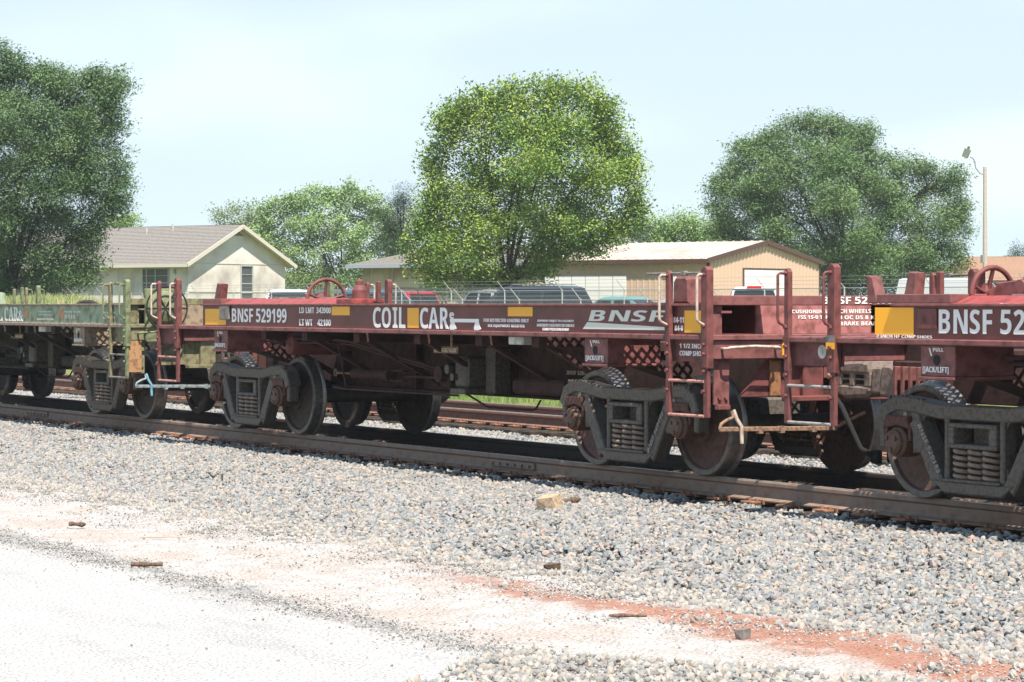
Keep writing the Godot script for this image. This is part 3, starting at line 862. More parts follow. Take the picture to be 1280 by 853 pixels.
func bracket(car: Node, x: float, z: float, h: float, w: float, lean: float, material: Material) -> void:
	var s := MB.new()
	s.prism(V2([x - w, 1.553, x + w, 1.553, x + w * 0.85 + lean, 1.553 + h, x - w * 0.55 + lean, 1.553 + h + 0.01]), z - 0.10, z, Transform3D(), 0.008)
	part("bracket", s, material, car)

func bollard(car: Node, x: float, z: float, h: float, r: float, material: Material) -> void:
	var s := MB.new()
	s.lathe([Vector2(r, 0.0), Vector2(r * 0.98, h * 0.55), Vector2(r * 0.75, h * 0.72), Vector2(r * 0.5, h * 0.76), Vector2(r * 0.5, h * 0.95), Vector2(r * 0.3, h), Vector2(0.0, h)], Transform3D(Basis(Vector3(1, 0, 0), -PI / 2), Vector3(x, 1.553, z)), 16)
	part("bollard", s, material, car)

func deck_post(car: Node, x: float, z: float, h: float, material: Material) -> void:
	var s := MB.new()
	s.box(Vector3(x - 0.035, 1.553, z - 0.04), Vector3(x + 0.035, 1.553 + h, z), 0.012)
	part("deck_post", s, material, car)

func stripe(car: Node, xa: float, ya: float, xb: float, yb: float, material: Material) -> void:
	var s := MB.new()
	s.box(Vector3(xa, ya, 1.4425), Vector3(xb, yb, 1.4445))
	part("reflective_stripe", s, material, car)

func build_train() -> void:
	var Z := 1.4428
	var L: Material = M.lettering
	var red := {"paint": M.maroon, "paint2": M.maroon_dull, "post": M.maroon_dull, "lip": M.pink_red, "end": M.pink_red, "bulk": M.faded_red, "pad": M.pink_red, "under": M.under, "under2": M.under, "grab": M.cream_rod, "grab2": M.cream_rod, "rung": M.pink_rod, "rod": M.steel_grey, "lever": M.lever_rust, "lever2": M.cream_rod, "frame": M.truck_dark, "wheel": M.wheel_face, "wheel2": M.wheel_rust, "rust": M.rust_plate, "frame_text": ["", "BNSF 529199"], "frame_text_side": [1.0, 1.0]}
	# middle car
	var a := make_car("coil_car", "dark red coil car, the middle one in full view, numbered 529199 on its side", 0.1, red)
	stripe(a, -4.68, 1.295, -4.06, 1.49, M.reflector)
	var lb := MB.new()
	lb.box(Vector3(-4.20, 1.36, 1.442), Vector3(-3.92, 1.53, 1.472), 0.008)
	part("defect_card_holder", lb, M.steel_grey, a)
	words(a, "BNSF 529199", -3.88, 1.335, -2.36, 1.495, Z, L)
	words(a, "LD LMT  343900", -2.02, 1.445, -1.22, 1.512, Z, L)
	words(a, "LT WT    42100", -2.02, 1.305, -1.22, 1.378, Z, L)
	stripe(a, -1.20, 1.425, -0.76, 1.52, M.reflector)
	words(a, "COIL", -0.20, 1.295, 0.53, 1.515, Z, L)
	stripe(a, 0.58, 1.300, 0.83, 1.508, M.reflector)
	words(a, "CAR", 0.86, 1.295, 1.47, 1.512, Z, L)
	words(a, "e", 1.49, 1.40, 1.58, 1.465, Z, L)
	var ic := MB.new()   # the small white rail-car sign behind the words
	ic.box(Vector3(1.50, 1.365, Z), Vector3(2.09, 1.40, Z + 0.003))
	for x in [1.52, 2.02]:
		ic.prism(V2([x, 1.37, x + 0.07, 1.37, x + 0.11, 1.30, x + 0.06, 1.288, x - 0.02, 1.288, x - 0.03, 1.31]), Z, Z + 0.0035)
	part("rail_car_emblem", ic, L, a)
	words(a, "FOR RESTRICTED LOADING ONLY", 2.19, 1.372, 3.06, 1.405, Z, L)
	words(a, "SEE EQUIPMENT REGISTER", 2.27, 1.318, 2.98, 1.350, Z, L)
	stripe(a, 2.66, 1.43, 3.13, 1.52, M.reflector)
	words(a, "SHIPMENT SUBJECT TO A SECURITY", 3.22, 1.375, 3.88, 1.400, Z, L)
	words(a, "AGREEMENT FILED WITH THE SURFACE", 3.21, 1.336, 3.89, 1.361, Z, L)
	words(a, "TRANSPORTATION BOARD", 3.31, 1.297, 3.79, 1.322, Z, L)
	words(a, "BNSF", 4.14, 1.392, 5.36, 1.492, Z, M.lettering_worn, 0.55)
	var sw := MB.new()
	sw.prism(V2([4.04, 1.318, 5.40, 1.318, 5.40, 1.345, 4.12, 1.382]), Z, Z + 0.003)
	part("swoosh", sw, M.lettering_worn, a)
	words(a, "84-11", 5.54, 1.385, 5.70, 1.435, Z, L)
	words(a, "84-0", 5.56, 1.315, 5.69, 1.362, Z, L)
	stripe(a, 5.71, 1.30, 5.99, 1.492, M.reflector)
	words(a, "1 1/2 INCH", 5.62, 1.165, 5.98, 1.205, 1.431, L)
	words(a, "COMP SHOES", 5.62, 1.10, 6.02, 1.142, 1.431, L)
	words(a, "BNSF 529199", 0.90 + 1.0, 0.83, 2.35, 0.87, 0.303, M.lettering_tan)
	words_end(a, "BNSF 529199", 0.25, 1.55, -0.54, 1.612, 6.101, L)
	words_end(a, "CUSHIONING", 0.27, 1.465, -0.12, 1.497, 5.681, L)
	words_end(a, "FSS 15-0 15K", 0.20, 1.415, -0.14, 1.447, 5.681, L)
	words_end(a, "INCH WHEELS", -0.18, 1.465, -0.62, 1.502, 5.681, L)
	words_end(a, "5 - 9 OC DS 8 K", -0.15, 1.41, -0.66, 1.445, 5.681, L)
	words_end(a, "24 BRAKE BEAM", -0.16, 1.355, -0.70, 1.39, 5.681, L)
	words_end(a, "BNSF 529199", 0.16, 0.92, -0.16, 0.962, 6.062, M.lettering_tan)
	var db := MB.new()
	db.box(Vector3(6.05, 0.90, -0.22), Vector3(6.06, 1.05, 0.20))
	part("striker_plate", db, M.maroon_dull, a)
	deck_tray(a, -4.18, -1.10, M.bright_red)
	var tb := MB.new()
	tb.box(Vector3(-4.75, 1.553, 1.05), Vector3(-4.185, 1.612, 1.45), 0.006)
	part("deck_block", tb, M.pink_red, a)
	var tb2 := MB.new()
	tb2.box(Vector3(-1.095, 1.553, 1.05), Vector3(-0.70, 1.605, 1.44), 0.006)
	part("deck_block", tb2, M.bright_red, a)
	bracket(a, -4.40, 1.42, 0.235, 0.085, 0.07, M.maroon_dull)
	hand_wheel(a, -2.20, 1.585, 1.02, 0.245, M.maroon_dull)
	bollard(a, -1.00, 1.2, 0.265, 0.085, M.maroon_dull)
	deck_post(a, -0.55, 1.22, 0.245, M.maroon_dull)
	var rb := MB.new()
	rb.prism(V2([5.42, 1.553, 5.68, 1.553, 5.67, 1.765, 5.63, 1.79, 5.47, 1.79, 5.43, 1.75]), 1.12, 1.38, Transform3D(), 0.02)
	part("winch_box", rb, M.pink_red, a)
	# right car
	var pr := red.duplicate()
	pr.frame_text = ["BNSF 529185", ""]
	pr.frame_text_side = [-1.0, 1.0]
	pr.paint = M.maroon
	pr.wheel = M.wheel_rust
	pr.grab = M.maroon_dull
	pr.rung = M.rung_grey
	var b := make_car("coil_car", "dark red coil car cut off by the right edge with bright yellow stripe", 13.42, pr)
	stripe(b, -5.05 + 0.08, 1.312, -4.50, 1.522, M.reflector_bright)
	words(b, "2 INCH HF COMP SHOES", -4.95, 1.287, -4.28, 1.311, Z, L)
	var fr := MB.new()
	fr.box(Vector3(-4.44, 1.36, Z), Vector3(-4.22, 1.515, Z + 0.012), 0.003)
	part("defect_card_holder", fr, M.maroon_dull, b)
	words(b, "BNSF 529185", -4.20, 1.328, -2.68, 1.508, Z, L)
	words(b, "LD LMT  343900", -2.3, 1.445, -1.5, 1.512, Z, L)
	deck_tray(b, -4.05, -1.10, M.bright_red)
	var tc := MB.new()
	tc.box(Vector3(-4.95, 1.553, 1.05), Vector3(-4.06, 1.625, 1.45), 0.006)
	part("deck_block", tc, M.pink_red, b)
	bracket(b, -5.03, 1.42, 0.21, 0.06, -0.06, M.pink_red)
	bracket(b, -4.60, 1.42, 0.235, 0.07, 0.04, M.pink_red)
	deck_post(b, -4.60, 1.12, 0.25, M.maroon_dull)
	deck_post(b, -4.12, 1.12, 0.25, M.maroon_dull)
	hand_wheel(b, -4.05, 1.62, 1.05, 0.205, M.maroon_dull)
	var wn := MB.new()
	wn.prism(V2([-4.0, 1.60, -3.2, 1.60, -3.25, 1.74, -3.45, 1.78, -3.7, 1.73, -3.95, 1.71]), 0.95, 1.10, Transform3D(), 0.01)
	wn.lathe([Vector2(0.06, 1.10), Vector2(0.06, 1.14), Vector2(0.0, 1.14)], Transform3D(Basis(), Vector3(-3.65, 1.67, 0)), 14)
	part("winch", wn, M.pink_red, b)
	var hr := MB.new()
	hr.tube([Vector3(-3.75, 1.72, 1.0), Vector3(-3.70, 1.83, 1.0), Vector3(-3.62, 1.86, 1.0), Vector3(-3.0, 1.86, 1.0), Vector3(-2.95, 1.80, 1.0)], 0.016, 8)
	part("grab_iron", hr, M.maroon_dull, b)
	var tp := MB.new()   # painted patches on the corner post
	tp.box(Vector3(-5.505, 1.245, 1.512), Vector3(-5.395, 1.30, 1.516))
	part("tape", tp, M.steel_grey, b)
	var tq := MB.new()
	tq.box(Vector3(-5.504, 1.19, 1.512), Vector3(-5.396, 1.243, 1.516))
	part("tape", tq, M.reflector, b)
	var sk := MB.new()
	sk.lathe([Vector2(0.055, 0.0), Vector2(0.055, 0.003), Vector2(0.0, 0.003)], Transform3D(Basis(), Vector3(-5.66, 1.165, 1.431)), 18)
	part("round_sticker", sk, M.white_metal, b)
	# green car on the left
	var gr := {"paint": M.olive, "paint2": M.olive_brown, "post": M.olive_light, "lip": M.brown_lip, "end": M.olive_brown, "bulk": M.rust_tan, "pad": M.rust_tan, "under": M.under_green, "under2": M.under_green, "grab": M.olive_light, "grab2": M.olive_light, "rung": M.steel_grey, "rod": M.olive_brown, "lever": M.lever_blue_grey, "lever2": M.blue_paint, "frame": M.truck_brown, "wheel": M.wheel_face, "wheel2": M.wheel_face, "rust": M.olive_brown, "frame_text": ["", ""], "frame_text_side": [1.0, 1.0]}
	var g := make_car("coil_car", "weathered green coil car at the left edge with a round brake wheel and blue lever", -13.15, gr)
	words(g, "COIL", -0.44, 1.30, 1.14, 1.50, Z, L, 0.0, "serif")
	words(g, "CAR", 1.23, 1.30, 1.82, 1.50, Z, L, 0.0, "serif")
	words(g, "&", 1.82, 1.30, 2.02, 1.45, Z, L, 0.0, "serif")
	stripe(g, 2.07, 1.35, 2.26, 1.48, M.reflector_faded)
	words(g, "LOADING ONLY", 2.70, 1.43, 3.20, 1.452, Z, M.lettering_worn)
	words(g, "SEE EQUIPMENT", 2.66, 1.382, 3.24, 1.406, Z, M.lettering_worn)
	words(g, "REGISTER FOR DETAIL", 2.61, 1.325, 3.29, 1.350, Z, M.lettering_worn)
	stripe(g, 3.48, 1.35, 3.70, 1.48, M.reflector_faded)
	words(g, "NEW 4-78", 3.72, 1.43, 4.33, 1.452, Z, M.lettering_worn)
	words(g, "84-11  8-78", 3.72, 1.345, 4.13, 1.40, Z, M.lettering_worn)
	words(g, "EMPTY RETURN VIA", 5.15, 1.42, 5.62, 1.442, Z, M.lettering_worn)
	words(g, "REVERSE ROUTE", 5.18, 1.35, 5.60, 1.385, Z, M.lettering_worn)
	var dn := MB.new()
	dn.tube([Vector3(4.15, 1.545, 1.43), Vector3(4.4, 1.57, 1.43), Vector3(4.7, 1.57, 1.43), Vector3(4.95, 1.545, 1.43)], [0.02, 0.035, 0.035, 0.02], 8)
	part("bent_flange", dn, M.under_green, g)
	var pa := MB.new()
	pa.box(Vector3(6.112, 0.66, 1.28), Vector3(6.12, 1.07, 1.46))
	part("primer_patch", pa, M.orange_plate, g)
	var hb := MB.new()   # hand brake housing on the end
	hb.lathe([Vector2(0.0, 0.0), Vector2(0.22, 0.0), Vector2(0.225, 0.03), Vector2(0.18, 0.10), Vector2(0.08, 0.13), Vector2(0.0, 0.13)], Transform3D(Basis(Vector3(0, 0, -1), Vector3.UP, Vector3(1, 0, 0)), Vector3(6.12, 1.50, 0.98)), 24)
	hb.box(Vector3(6.05, 1.05, 0.72), Vector3(6.12, 1.75, 1.22), 0.01)
	part("hand_brake_housing", hb, M.olive_light, g)
	var bw := node("brake_wheel", g)
	var rim := MB.new()
	rim.tube(arc(Vector3(6.30, 1.49, 1.0), 0.285, 0, TAU, Vector3(0, 0, 1), Vector3(0, 1, 0), 40), 0.012, 8, false)
	part("rim", rim, M.black, bw)
	for k in 6:
		var q := TAU * k / 6.0
		var s := MB.new()
		s.tube([Vector3(6.24, 1.49, 1.0), Vector3(6.30, 1.49 + sin(q) * 0.285, 1.0 + cos(q) * 0.285)], 0.012, 6)
		part("spoke", s, M.black, bw)
	var ru := MB.new()
	ru.lathe([Vector2(0.03, 0.0), Vector2(0.045, 0.12), Vector2(0.065, 0.16), Vector2(0.09, 0.22), Vector2(0.10, 0.27), Vector2(0.0, 0.275)], Transform3D(Basis(Vector3(1, 0, 0), -PI / 2), Vector3(5.6, 1.553, 0.6)), 14)
	part("bollard", ru, M.brown_lip, g)
	deck_post(g, 0.9, 1.2, 0.22, M.olive_light)
	deck_post(g, 1.25, 1.2, 0.24, M.olive_light)
	bracket(g, 0.45, 1.3, 0.16, 0.14, 0.0, M.olive)

# ---------------------------------------------------------------- track
func ground_y(z: float) -> float:
	var k := [[-2000.0, 0.7], [-90.0, 0.7], [-50.0, 0.6], [-32.0, 0.34], [-22.0, 0.12], [-15.0, -0.05], [-10.0, -0.35], [-7.6, -0.50], [4.0, -0.50], [5.0, -0.47], [60.0, -0.47], [2000.0, -0.47]]
	for i in k.size() - 1:
		if z <= k[i + 1][0]:
			return lerpf(k[i][1], k[i + 1][1], clampf((z - k[i][0]) / (k[i + 1][0] - k[i][0]), 0, 1))
	return -0.47

func bed_y(z: float) -> float:
	if z > 1.5: return lerpf(-0.255, -0.50, smoothstep(1.4, 4.5, z))
	if z < -6.9: return lerpf(-0.255, -0.52, clampf((-6.9 - z) / 1.6, 0, 1))
	return -0.255

func build_ground() -> void:
	var g := MB.new()
	var zs := [-900.0, -300.0, -150.0, -90.0, -70.0, -50.0, -40.0, -32.0, -27.0, -22.0, -18.0, -15.0, -12.0, -10.0, -7.6, 4.0, 6.0, 20.0, 60.0, 300.0]
	var xs := [-900.0, -400.0, -200.0, -120.0, -80.0, -50.0, -20.0, 20.0, 60.0, 200.0, 500.0]
	for i in zs.size() - 1:
		for j in xs.size() - 1:
			g.quad(Vector3(xs[j], ground_y(zs[i]), zs[i]), Vector3(xs[j + 1], ground_y(zs[i]), zs[i]), Vector3(xs[j + 1], ground_y(zs[i + 1]), zs[i + 1]), Vector3(xs[j], ground_y(zs[i + 1]), zs[i + 1]), Vector3.UP)
	tag(part("ground", g, M.field), "grassy ground behind and around the tracks", "", "", "structure")
	var b := MB.new()
	var z := -8.5
	while z < 4.55:
		var z2 := z + 0.25
		b.quad(Vector3(-160, bed_y(z), z), Vector3(60, bed_y(z), z), Vector3(60, bed_y(z2), z2), Vector3(-160, bed_y(z2), z2), Vector3.UP)
		z = z2
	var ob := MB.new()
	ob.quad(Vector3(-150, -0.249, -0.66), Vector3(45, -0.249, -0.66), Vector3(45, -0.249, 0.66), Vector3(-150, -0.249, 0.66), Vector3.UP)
	tag(part("oily_shaded_bed", ob, M.tie), "oil stained bed between the rails of the near track, darkened further with painted train shade", "", "", "structure")  # oil stain plus the shade beneath the train, both put into the colour
	tag(part("ballast_bed", b, M.bed), "grey bed of crushed stone under both tracks", "", "", "structure")
	# dirt shoulder between ballast and road: colours that belong to the soil itself
	var f := FastNoiseLite.new()
	f.seed = 7
	f.frequency = 0.6
	f.fractal_octaves = 5
	var f2 := FastNoiseLite.new()
	f2.seed = 21
	f2.frequency = 3.5
	f2.fractal_octaves = 4
	var col := func(x: float, zz: float) -> Color:
		var a := f.get_noise_2d(x, zz * 1.4)
		var d := f2.get_noise_2d(x, zz)
		var c := Color(0.365, 0.335, 0.315).lerp(Color(0.43, 0.415, 0.40), clampf(0.5 + d * 1.8, 0, 1))
		if zz > 6.3:   # the road: greyer, with worn and dusty patches
			var rc := Color(0.395, 0.39, 0.385).lerp(Color(0.33, 0.325, 0.32), clampf(f.get_noise_2d(x * 0.5 + 40.0, zz * 2.2) * 1.8 + d * 0.5, 0, 1))
			c = c.lerp(rc, smoothstep(6.6, 6.95, zz + d * 0.25))
		c = c.lerp(Color(0.37, 0.295, 0.25), clampf(a * 1.6, 0, 0.6) * (1.0 - smoothstep(6.5, 6.9, zz)))
		# orange clay at the toe of the ballast, stronger to the right
		var zc := 4.72 + 0.12 * sin(x * 0.9) + a * 0.25
		var wd: float = 0.13 + 0.25 * smoothstep(8.5, 12.0, x)
		var k := smoothstep(6.2, 9.6, x + d * 1.8) * (1.0 - smoothstep(wd * 0.6, wd * 1.5, abs(zz - zc + d * 0.22)))
		c = c.lerp(Color(0.30, 0.135, 0.090).lerp(Color(0.34, 0.19, 0.14), clampf(0.5 + d, 0, 1)), clampf(k * (1.4 + d * 0.6), 0, 1))
		# thin grey worn edge of the old pavement
		var e := 1.0 - smoothstep(0.07, 0.19, abs(zz - 6.64 - a * 0.14 + d * 0.16))
		c = c.lerp(Color(0.22, 0.218, 0.215), clampf(e * (0.8 + d * 1.6), 0, 0.95))
		return c
	for sheet in [[3.5, 39, "dirt_shoulder", "pale sandy shoulder with an orange clay strip beside the ballast"], [3.5 + 39 * 0.09, 44, "road", "pale sunlit gravel road with a worn grey edge in the foreground"]]:
		var s := MB.new()
		var dx := 0.09
		var nx := 330
		var nz: int = sheet[1]
		var cache := []
		for i in nx + 1:
			var row := []
			for j in nz + 1:
				var x := -9.0 + i * dx
				var zz: float = sheet[0] + j * 0.09
				row.append([Vector3(x, -0.452 + f2.get_noise_2d(x * 1.7, zz * 1.7) * 0.012 + f.get_noise_2d(x, zz) * 0.02 - 0.12 * (1.0 - smoothstep(3.5, 4.1, zz)), zz), col.call(x, zz)])
			cache.append(row)
		for i in nx:
			for j in nz:
				for t in [[[0, 0], [1, 0], [1, 1]], [[0, 0], [1, 1], [0, 1]]]:
					var A = cache[i + t[0][0]][j + t[0][1]]; var B = cache[i + t[1][0]][j + t[1][1]]; var C = cache[i + t[2][0]][j + t[2][1]]
					var nn: Vector3 = (B[0] - A[0]).cross(C[0] - A[0]).normalized()
					if nn.y < 0: nn = -nn
					var at := s.v.size()
					s.tri(A[0], B[0], C[0], nn, nn, nn)
					for q in 3:
						for P in [A, B, C]:
							if s.v[at + q] == P[0]: s.c[at + q] = P[1]
		if sheet[2] == "road":   # the rest of the road, out of the picture
			s.col = Color(0.40, 0.392, 0.385)
			var zr: float = sheet[0] + nz * 0.09
			s.quad(Vector3(-60, -0.452, zr), Vector3(60, -0.452, zr), Vector3(60, -0.452, 22), Vector3(-60, -0.452, 22), Vector3.UP)
		tag(part(sheet[2], s, M.shoulder if sheet[2] != "road" else M.road_gravel), sheet[3], "", "", "structure")

func stone_patch(count: int, radius: float, s0: float, s1: float, seed_: int, tones: Array) -> ArrayMesh:
	var R := RandomNumberGenerator.new()
	R.seed = seed_
	var ico := []
	var ph := (1.0 + sqrt(5.0)) / 2.0
	for p in [[-1, ph, 0], [1, ph, 0], [-1, -ph, 0], [1, -ph, 0], [0, -1, ph], [0, 1, ph], [0, -1, -ph], [0, 1, -ph], [ph, 0, -1], [ph, 0, 1], [-ph, 0, -1], [-ph, 0, 1]]:
		ico.append(Vector3(p[0], p[1], p[2]).normalized())
	var F := [[0, 11, 5], [0, 5, 1], [0, 1, 7], [0, 7, 10], [0, 10, 11], [1, 5, 9], [5, 11, 4], [11, 10, 2], [10, 7, 6], [7, 1, 8], [3, 9, 4], [3, 4, 2], [3, 2, 6], [3, 6, 8], [3, 8, 9], [4, 9, 5], [2, 4, 11], [6, 2, 10], [8, 6, 7], [9, 8, 1]]
	var mb := MB.new()
	for i in count:
		var a := R.randf() * TAU
		var d := sqrt(R.randf()) * radius
		var at := Vector3(cos(a) * d, R.randf_range(-0.02, 0.022), sin(a) * d)
		var sz := R.randf_range(s0, s1)
		var B := Basis.from_euler(Vector3(R.randf() * TAU, R.randf() * TAU, R.randf() * TAU)) * Basis.from_scale(Vector3(1.0, R.randf_range(0.42, 0.72), R.randf_range(0.6, 0.95)) * sz)
		var pts := []
		for q in ico:
			pts.append(at + B * (q * R.randf_range(0.72, 1.22)))
		mb.col = tones[R.randi() % tones.size()]
		mb.col = mb.col * R.randf_range(0.88, 1.1)
		for f in F:
			mb.flat(pts[f[0]], pts[f[1]], pts[f[2]], (pts[f[0]] + pts[f[1]] + pts[f[2]]) / 3.0 - at)
	return mesh_of([[mb, M.stone]])

func scatter(called: String, mesh: Mesh, spots: Array) -> MultiMeshInstance3D:
	var mm := MultiMesh.new()
	mm.transform_format = MultiMesh.TRANSFORM_3D
	mm.mesh = mesh
	mm.instance_count = spots.size()
	for i in spots.size():
		mm.set_instance_transform(i, spots[i])
	var o := MultiMeshInstance3D.new()
	o.name = numbered(called)
	o.multimesh = mm
	add_child(o, true)
	return o

func build_ballast() -> void:
	var tones := [Color(0.196, 0.196, 0.195), Color(0.241, 0.236, 0.229), Color(0.180, 0.191, 0.200), Color(0.280, 0.263, 0.242), Color(0.302, 0.225, 0.195), Color(0.286, 0.246, 0.205), Color(0.219, 0.219, 0.211), Color(0.130, 0.129, 0.129), Color(0.214, 0.225, 0.242), Color(0.337, 0.309, 0.281)]
	var patch := stone_patch(84, 0.36, 0.013, 0.041, 3, tones)
	var spots := []
	rng.seed = 11
	for i in 2300:
		var x := rng.randf_range(-20.0, 14.5)
		var z := 1.02 + 3.3 * rng.randf()
		if rng.randf() < smoothstep(3.6, 4.5, z + rng.randf_range(-0.3, 0.3)) * 0.8: continue
		z = maxf(z, 1.30)
		spots.append(Transform3D(Basis(Vector3.RIGHT, 0.09) * Basis(Vector3.UP, rng.randf() * TAU), Vector3(x, bed_y(z) + 0.012 + rng.randf_range(-0.01, 0.014), z)))
	for i in 2700:
		var x := rng.randf_range(-30.0, 9.0)
		var z := rng.randf_range(-8.3, -1.25)
		if z < -4.0 and z > -6.5 and rng.randf() < 0.8: continue
		if z > -4.9 and z < -3.95: continue
		spots.append(Transform3D(Basis(Vector3.UP, rng.randf() * TAU), Vector3(x, bed_y(z) - 0.02 + rng.randf_range(-0.01, 0.01), z)))
	tag(scatter("ballast", patch, spots), "crushed grey and pinkish stone along both tracks", "", "", "stuff")
	# narrow row tight against the near rail
	var small := stone_patch(16, 0.12, 0.018, 0.036, 5, tones)
	var near := []
	for i in 900:
		near.append(Transform3D(Basis(Vector3.UP, rng.randf() * TAU), Vector3(rng.randf_range(-20.0, 14.0), -0.252 + rng.randf_range(-0.012, 0.008), 1.02 + 0.2 * rng.randf())))
	# sparse toe and the patch at the bottom of the picture
	for i in 520:
		var x := rng.randf_range(-6.0, 15.0)
		var z := 4.0 + absf(rng.randfn(0.0, 0.28))
		near.append(Transform3D(Basis(Vector3.UP, rng.randf() * TAU), Vector3(x, -0.462, z)))
	for i in 900:
		var x := rng.randf_range(10.6, 15.5)
		var z := rng.randf_range(4.95, 8.2)
		if z < 5.35 + 0.9 * (13.4 - x) * 0.75 and x < 13.4: continue
		if z > 6.3 + (x - 11.4) * 1.3: continue
		near.append(Transform3D(Basis(Vector3.UP, rng.randf() * TAU), Vector3(x, -0.452, z)))
	tag(scatter("loose_stones", small, near), "loose stones along the rail, at the ballast toe and on the road edge", "", "", "stuff")
	var peb := stone_patch(7, 0.6, 0.006, 0.017, 9, [Color(0.30, 0.285, 0.275), Color(0.33, 0.285, 0.255), Color(0.24, 0.20, 0.185), Color(0.33, 0.28, 0.25), Color(0.38, 0.36, 0.34)])
	var ps := []
	for i in 420:
		ps.append(Transform3D(Basis(Vector3.UP, rng.randf() * TAU), Vector3(rng.randf_range(-6.0, 15.0), -0.462, rng.randf_range(4.3, 6.6) if i % 4 else rng.randf_range(6.6, 10.0))))
	var gm := stone_patch(46, 0.30, 0.004, 0.013, 19, [Color(0.22, 0.22, 0.215), Color(0.27, 0.265, 0.26), Color(0.32, 0.31, 0.30), Color(0.38, 0.36, 0.34)])
	var gs := []
	for i in 300:
		gs.append(Transform3D(Basis(Vector3.UP, rng.randf() * TAU), Vector3(rng.randf_range(-2.0, 13.0), -0.458, 6.64 + rng.randfn(0.0, 0.10))))
	for i in 330:
		gs.append(Transform3D(Basis(Vector3.UP, rng.randf() * TAU), Vector3(rng.randf_range(-6.0, 15.0), -0.46, 4.35 + absf(rng.randfn(0.0, 0.5)))))
	tag(scatter("grit", gm, gs), "fine dark grit along the worn grey edge of the road", "", "", "stuff")
	tag(scatter("pebbles", peb, ps), "small pebbles strewn over the sandy shoulder and road", "", "", "stuff")

func rail_profile() -> PackedVector2Array:   # across the rail: x sideways, y up, top at 0
	return V2([-0.075, -0.172, 0.075, -0.172, 0.075, -0.160, 0.020, -0.145, 0.0085, -0.13, 0.0085, -0.055, 0.030, -0.044, 0.036, -0.036, 0.036, -0.012, 0.030, -0.0015, 0.0, 0.0, -0.030, -0.0015, -0.036, -0.012, -0.036, -0.036, -0.030, -0.044, -0.0085, -0.055, -0.0085, -0.13, -0.020, -0.145, -0.075, -0.160, -0.075, -0.172])

func build_track(cz: float, x0: float, x1: float, side_mat: Material, label: String, bumps: bool) -> void:
	var t := node("railway_track", self, Vector3(0, 0, cz))
	tag(t, label, "railway track")
	for s in [1.0, -1.0]:
		var body := MB.new()
		body.prism(rail_profile(), x0, x1, Transform3D(Basis(Vector3(0, 0, -1), Vector3.UP, Vector3(1, 0, 0)), Vector3(0, 0, s * 0.7535)))
		var cap := MB.new()
		cap.box(Vector3(x0, -0.001, s * 0.7535 - 0.027), Vector3(x1, 0.0015, s * 0.7535 + 0.027))
		put("rail", mesh_of([[body, M.rail_shade_tinted if bumps and s < 0.0 else side_mat], [cap, M.rail_top]]), t)  # near track: its far rail takes the colour with painted shade
	var tie := MB.new()
	tie.box(Vector3(-0.115, -0.37, -1.29), Vector3(0.115, -0.192, 1.29), 0.012)
	var tm := mesh_of([[tie, M.tie]])
	var pl := MB.new()
	pl.box(Vector3(-0.09, -0.1925, -0.17), Vector3(0.09, -0.173, 0.17), 0.004)
	for k in [[-0.05, 0.095], [0.05, 0.092], [0.03, -0.094]]:
		pl.box(Vector3(k[0] - 0.012, -0.174, k[1] - 0.016), Vector3(k[0] + 0.012, -0.148, k[1] + 0.012), 0.003)
	pl.box(Vector3(0.12, -0.20, -0.085), Vector3(0.145, -0.155, 0.088), 0.004)   # rail anchor
	var pm := mesh_of([[pl, M.plate]])
	var x := -31.0 if cz < -2.0 else -20.0
	var far := 9.0 if cz < -2.0 else 15.0
	rng.seed = 5 + int(cz * 10)
	while x < far:
		var o := put("tie", tm, t, Vector3(x, rng.randf_range(-0.012, 0.0), rng.randf_range(-0.04, 0.04)))
		o.rotation.y = rng.randf_range(-0.02, 0.02)
		for s in [1.0, -1.0]:
			put("tie_plate", pm, t, Vector3(x, 0, s * 0.7535))
		x += 0.52
	if bumps:
		for bx in [-12.4, 1.7]:   # bolted joint bars
			var j := MB.new()
			j.box(Vector3(bx - 0.45, -0.125, 0.764), Vector3(bx + 0.45, -0.055, 0.789), 0.006)
			for k in 6:
				j.lathe([Vector2(0.017, 0.0), Vector2(0.017, 0.022), Vector2(0.0, 0.022)], Transform3D(Basis(), Vector3(bx - 0.37 + k * 0.148, -0.09, 0.789)), 6)
			part("joint_bar", j, side_mat, t)

func debris(called: String, label: String, category: String, at: Vector3, size: Vector3, turn: Vector3, material: Material, seed_: int, rounded := false) -> void:
	var R := RandomNumberGenerator.new()
	R.seed = seed_
	var mb := MB.new()
	if rounded:
		var p := []
		for i in 8:
			var s := Vector3(-1 if (i + 1) % 4 < 2 else 1, -1 if i < 4 else 1, -1 if i % 4 < 2 else 1)
			p.append(Vector3(s.x * size.x * R.randf_range(0.6, 1.0), s.y * size.y * R.randf_range(0.7, 1.0), s.z * size.z * R.randf_range(0.6, 1.0)))
		mb.hexa(p)
	else:
		var pts := []
		var rad := []
		for i in 6:
			var k := i / 5.0
			pts.append(Vector3((k - 0.5) * 2.0 * size.x, R.randf_range(-0.15, 0.15) * size.y, R.randf_range(-0.5, 0.5) * size.z))
			rad.append(size.y * R.randf_range(0.55, 1.1) * (0.75 if i == 0 or i == 5 else 1.0))
		mb.tube(pts, rad, 5)
	var o := part(called, mb, material)
	o.position = at
	o.rotation = turn
	tag(o, label, category)

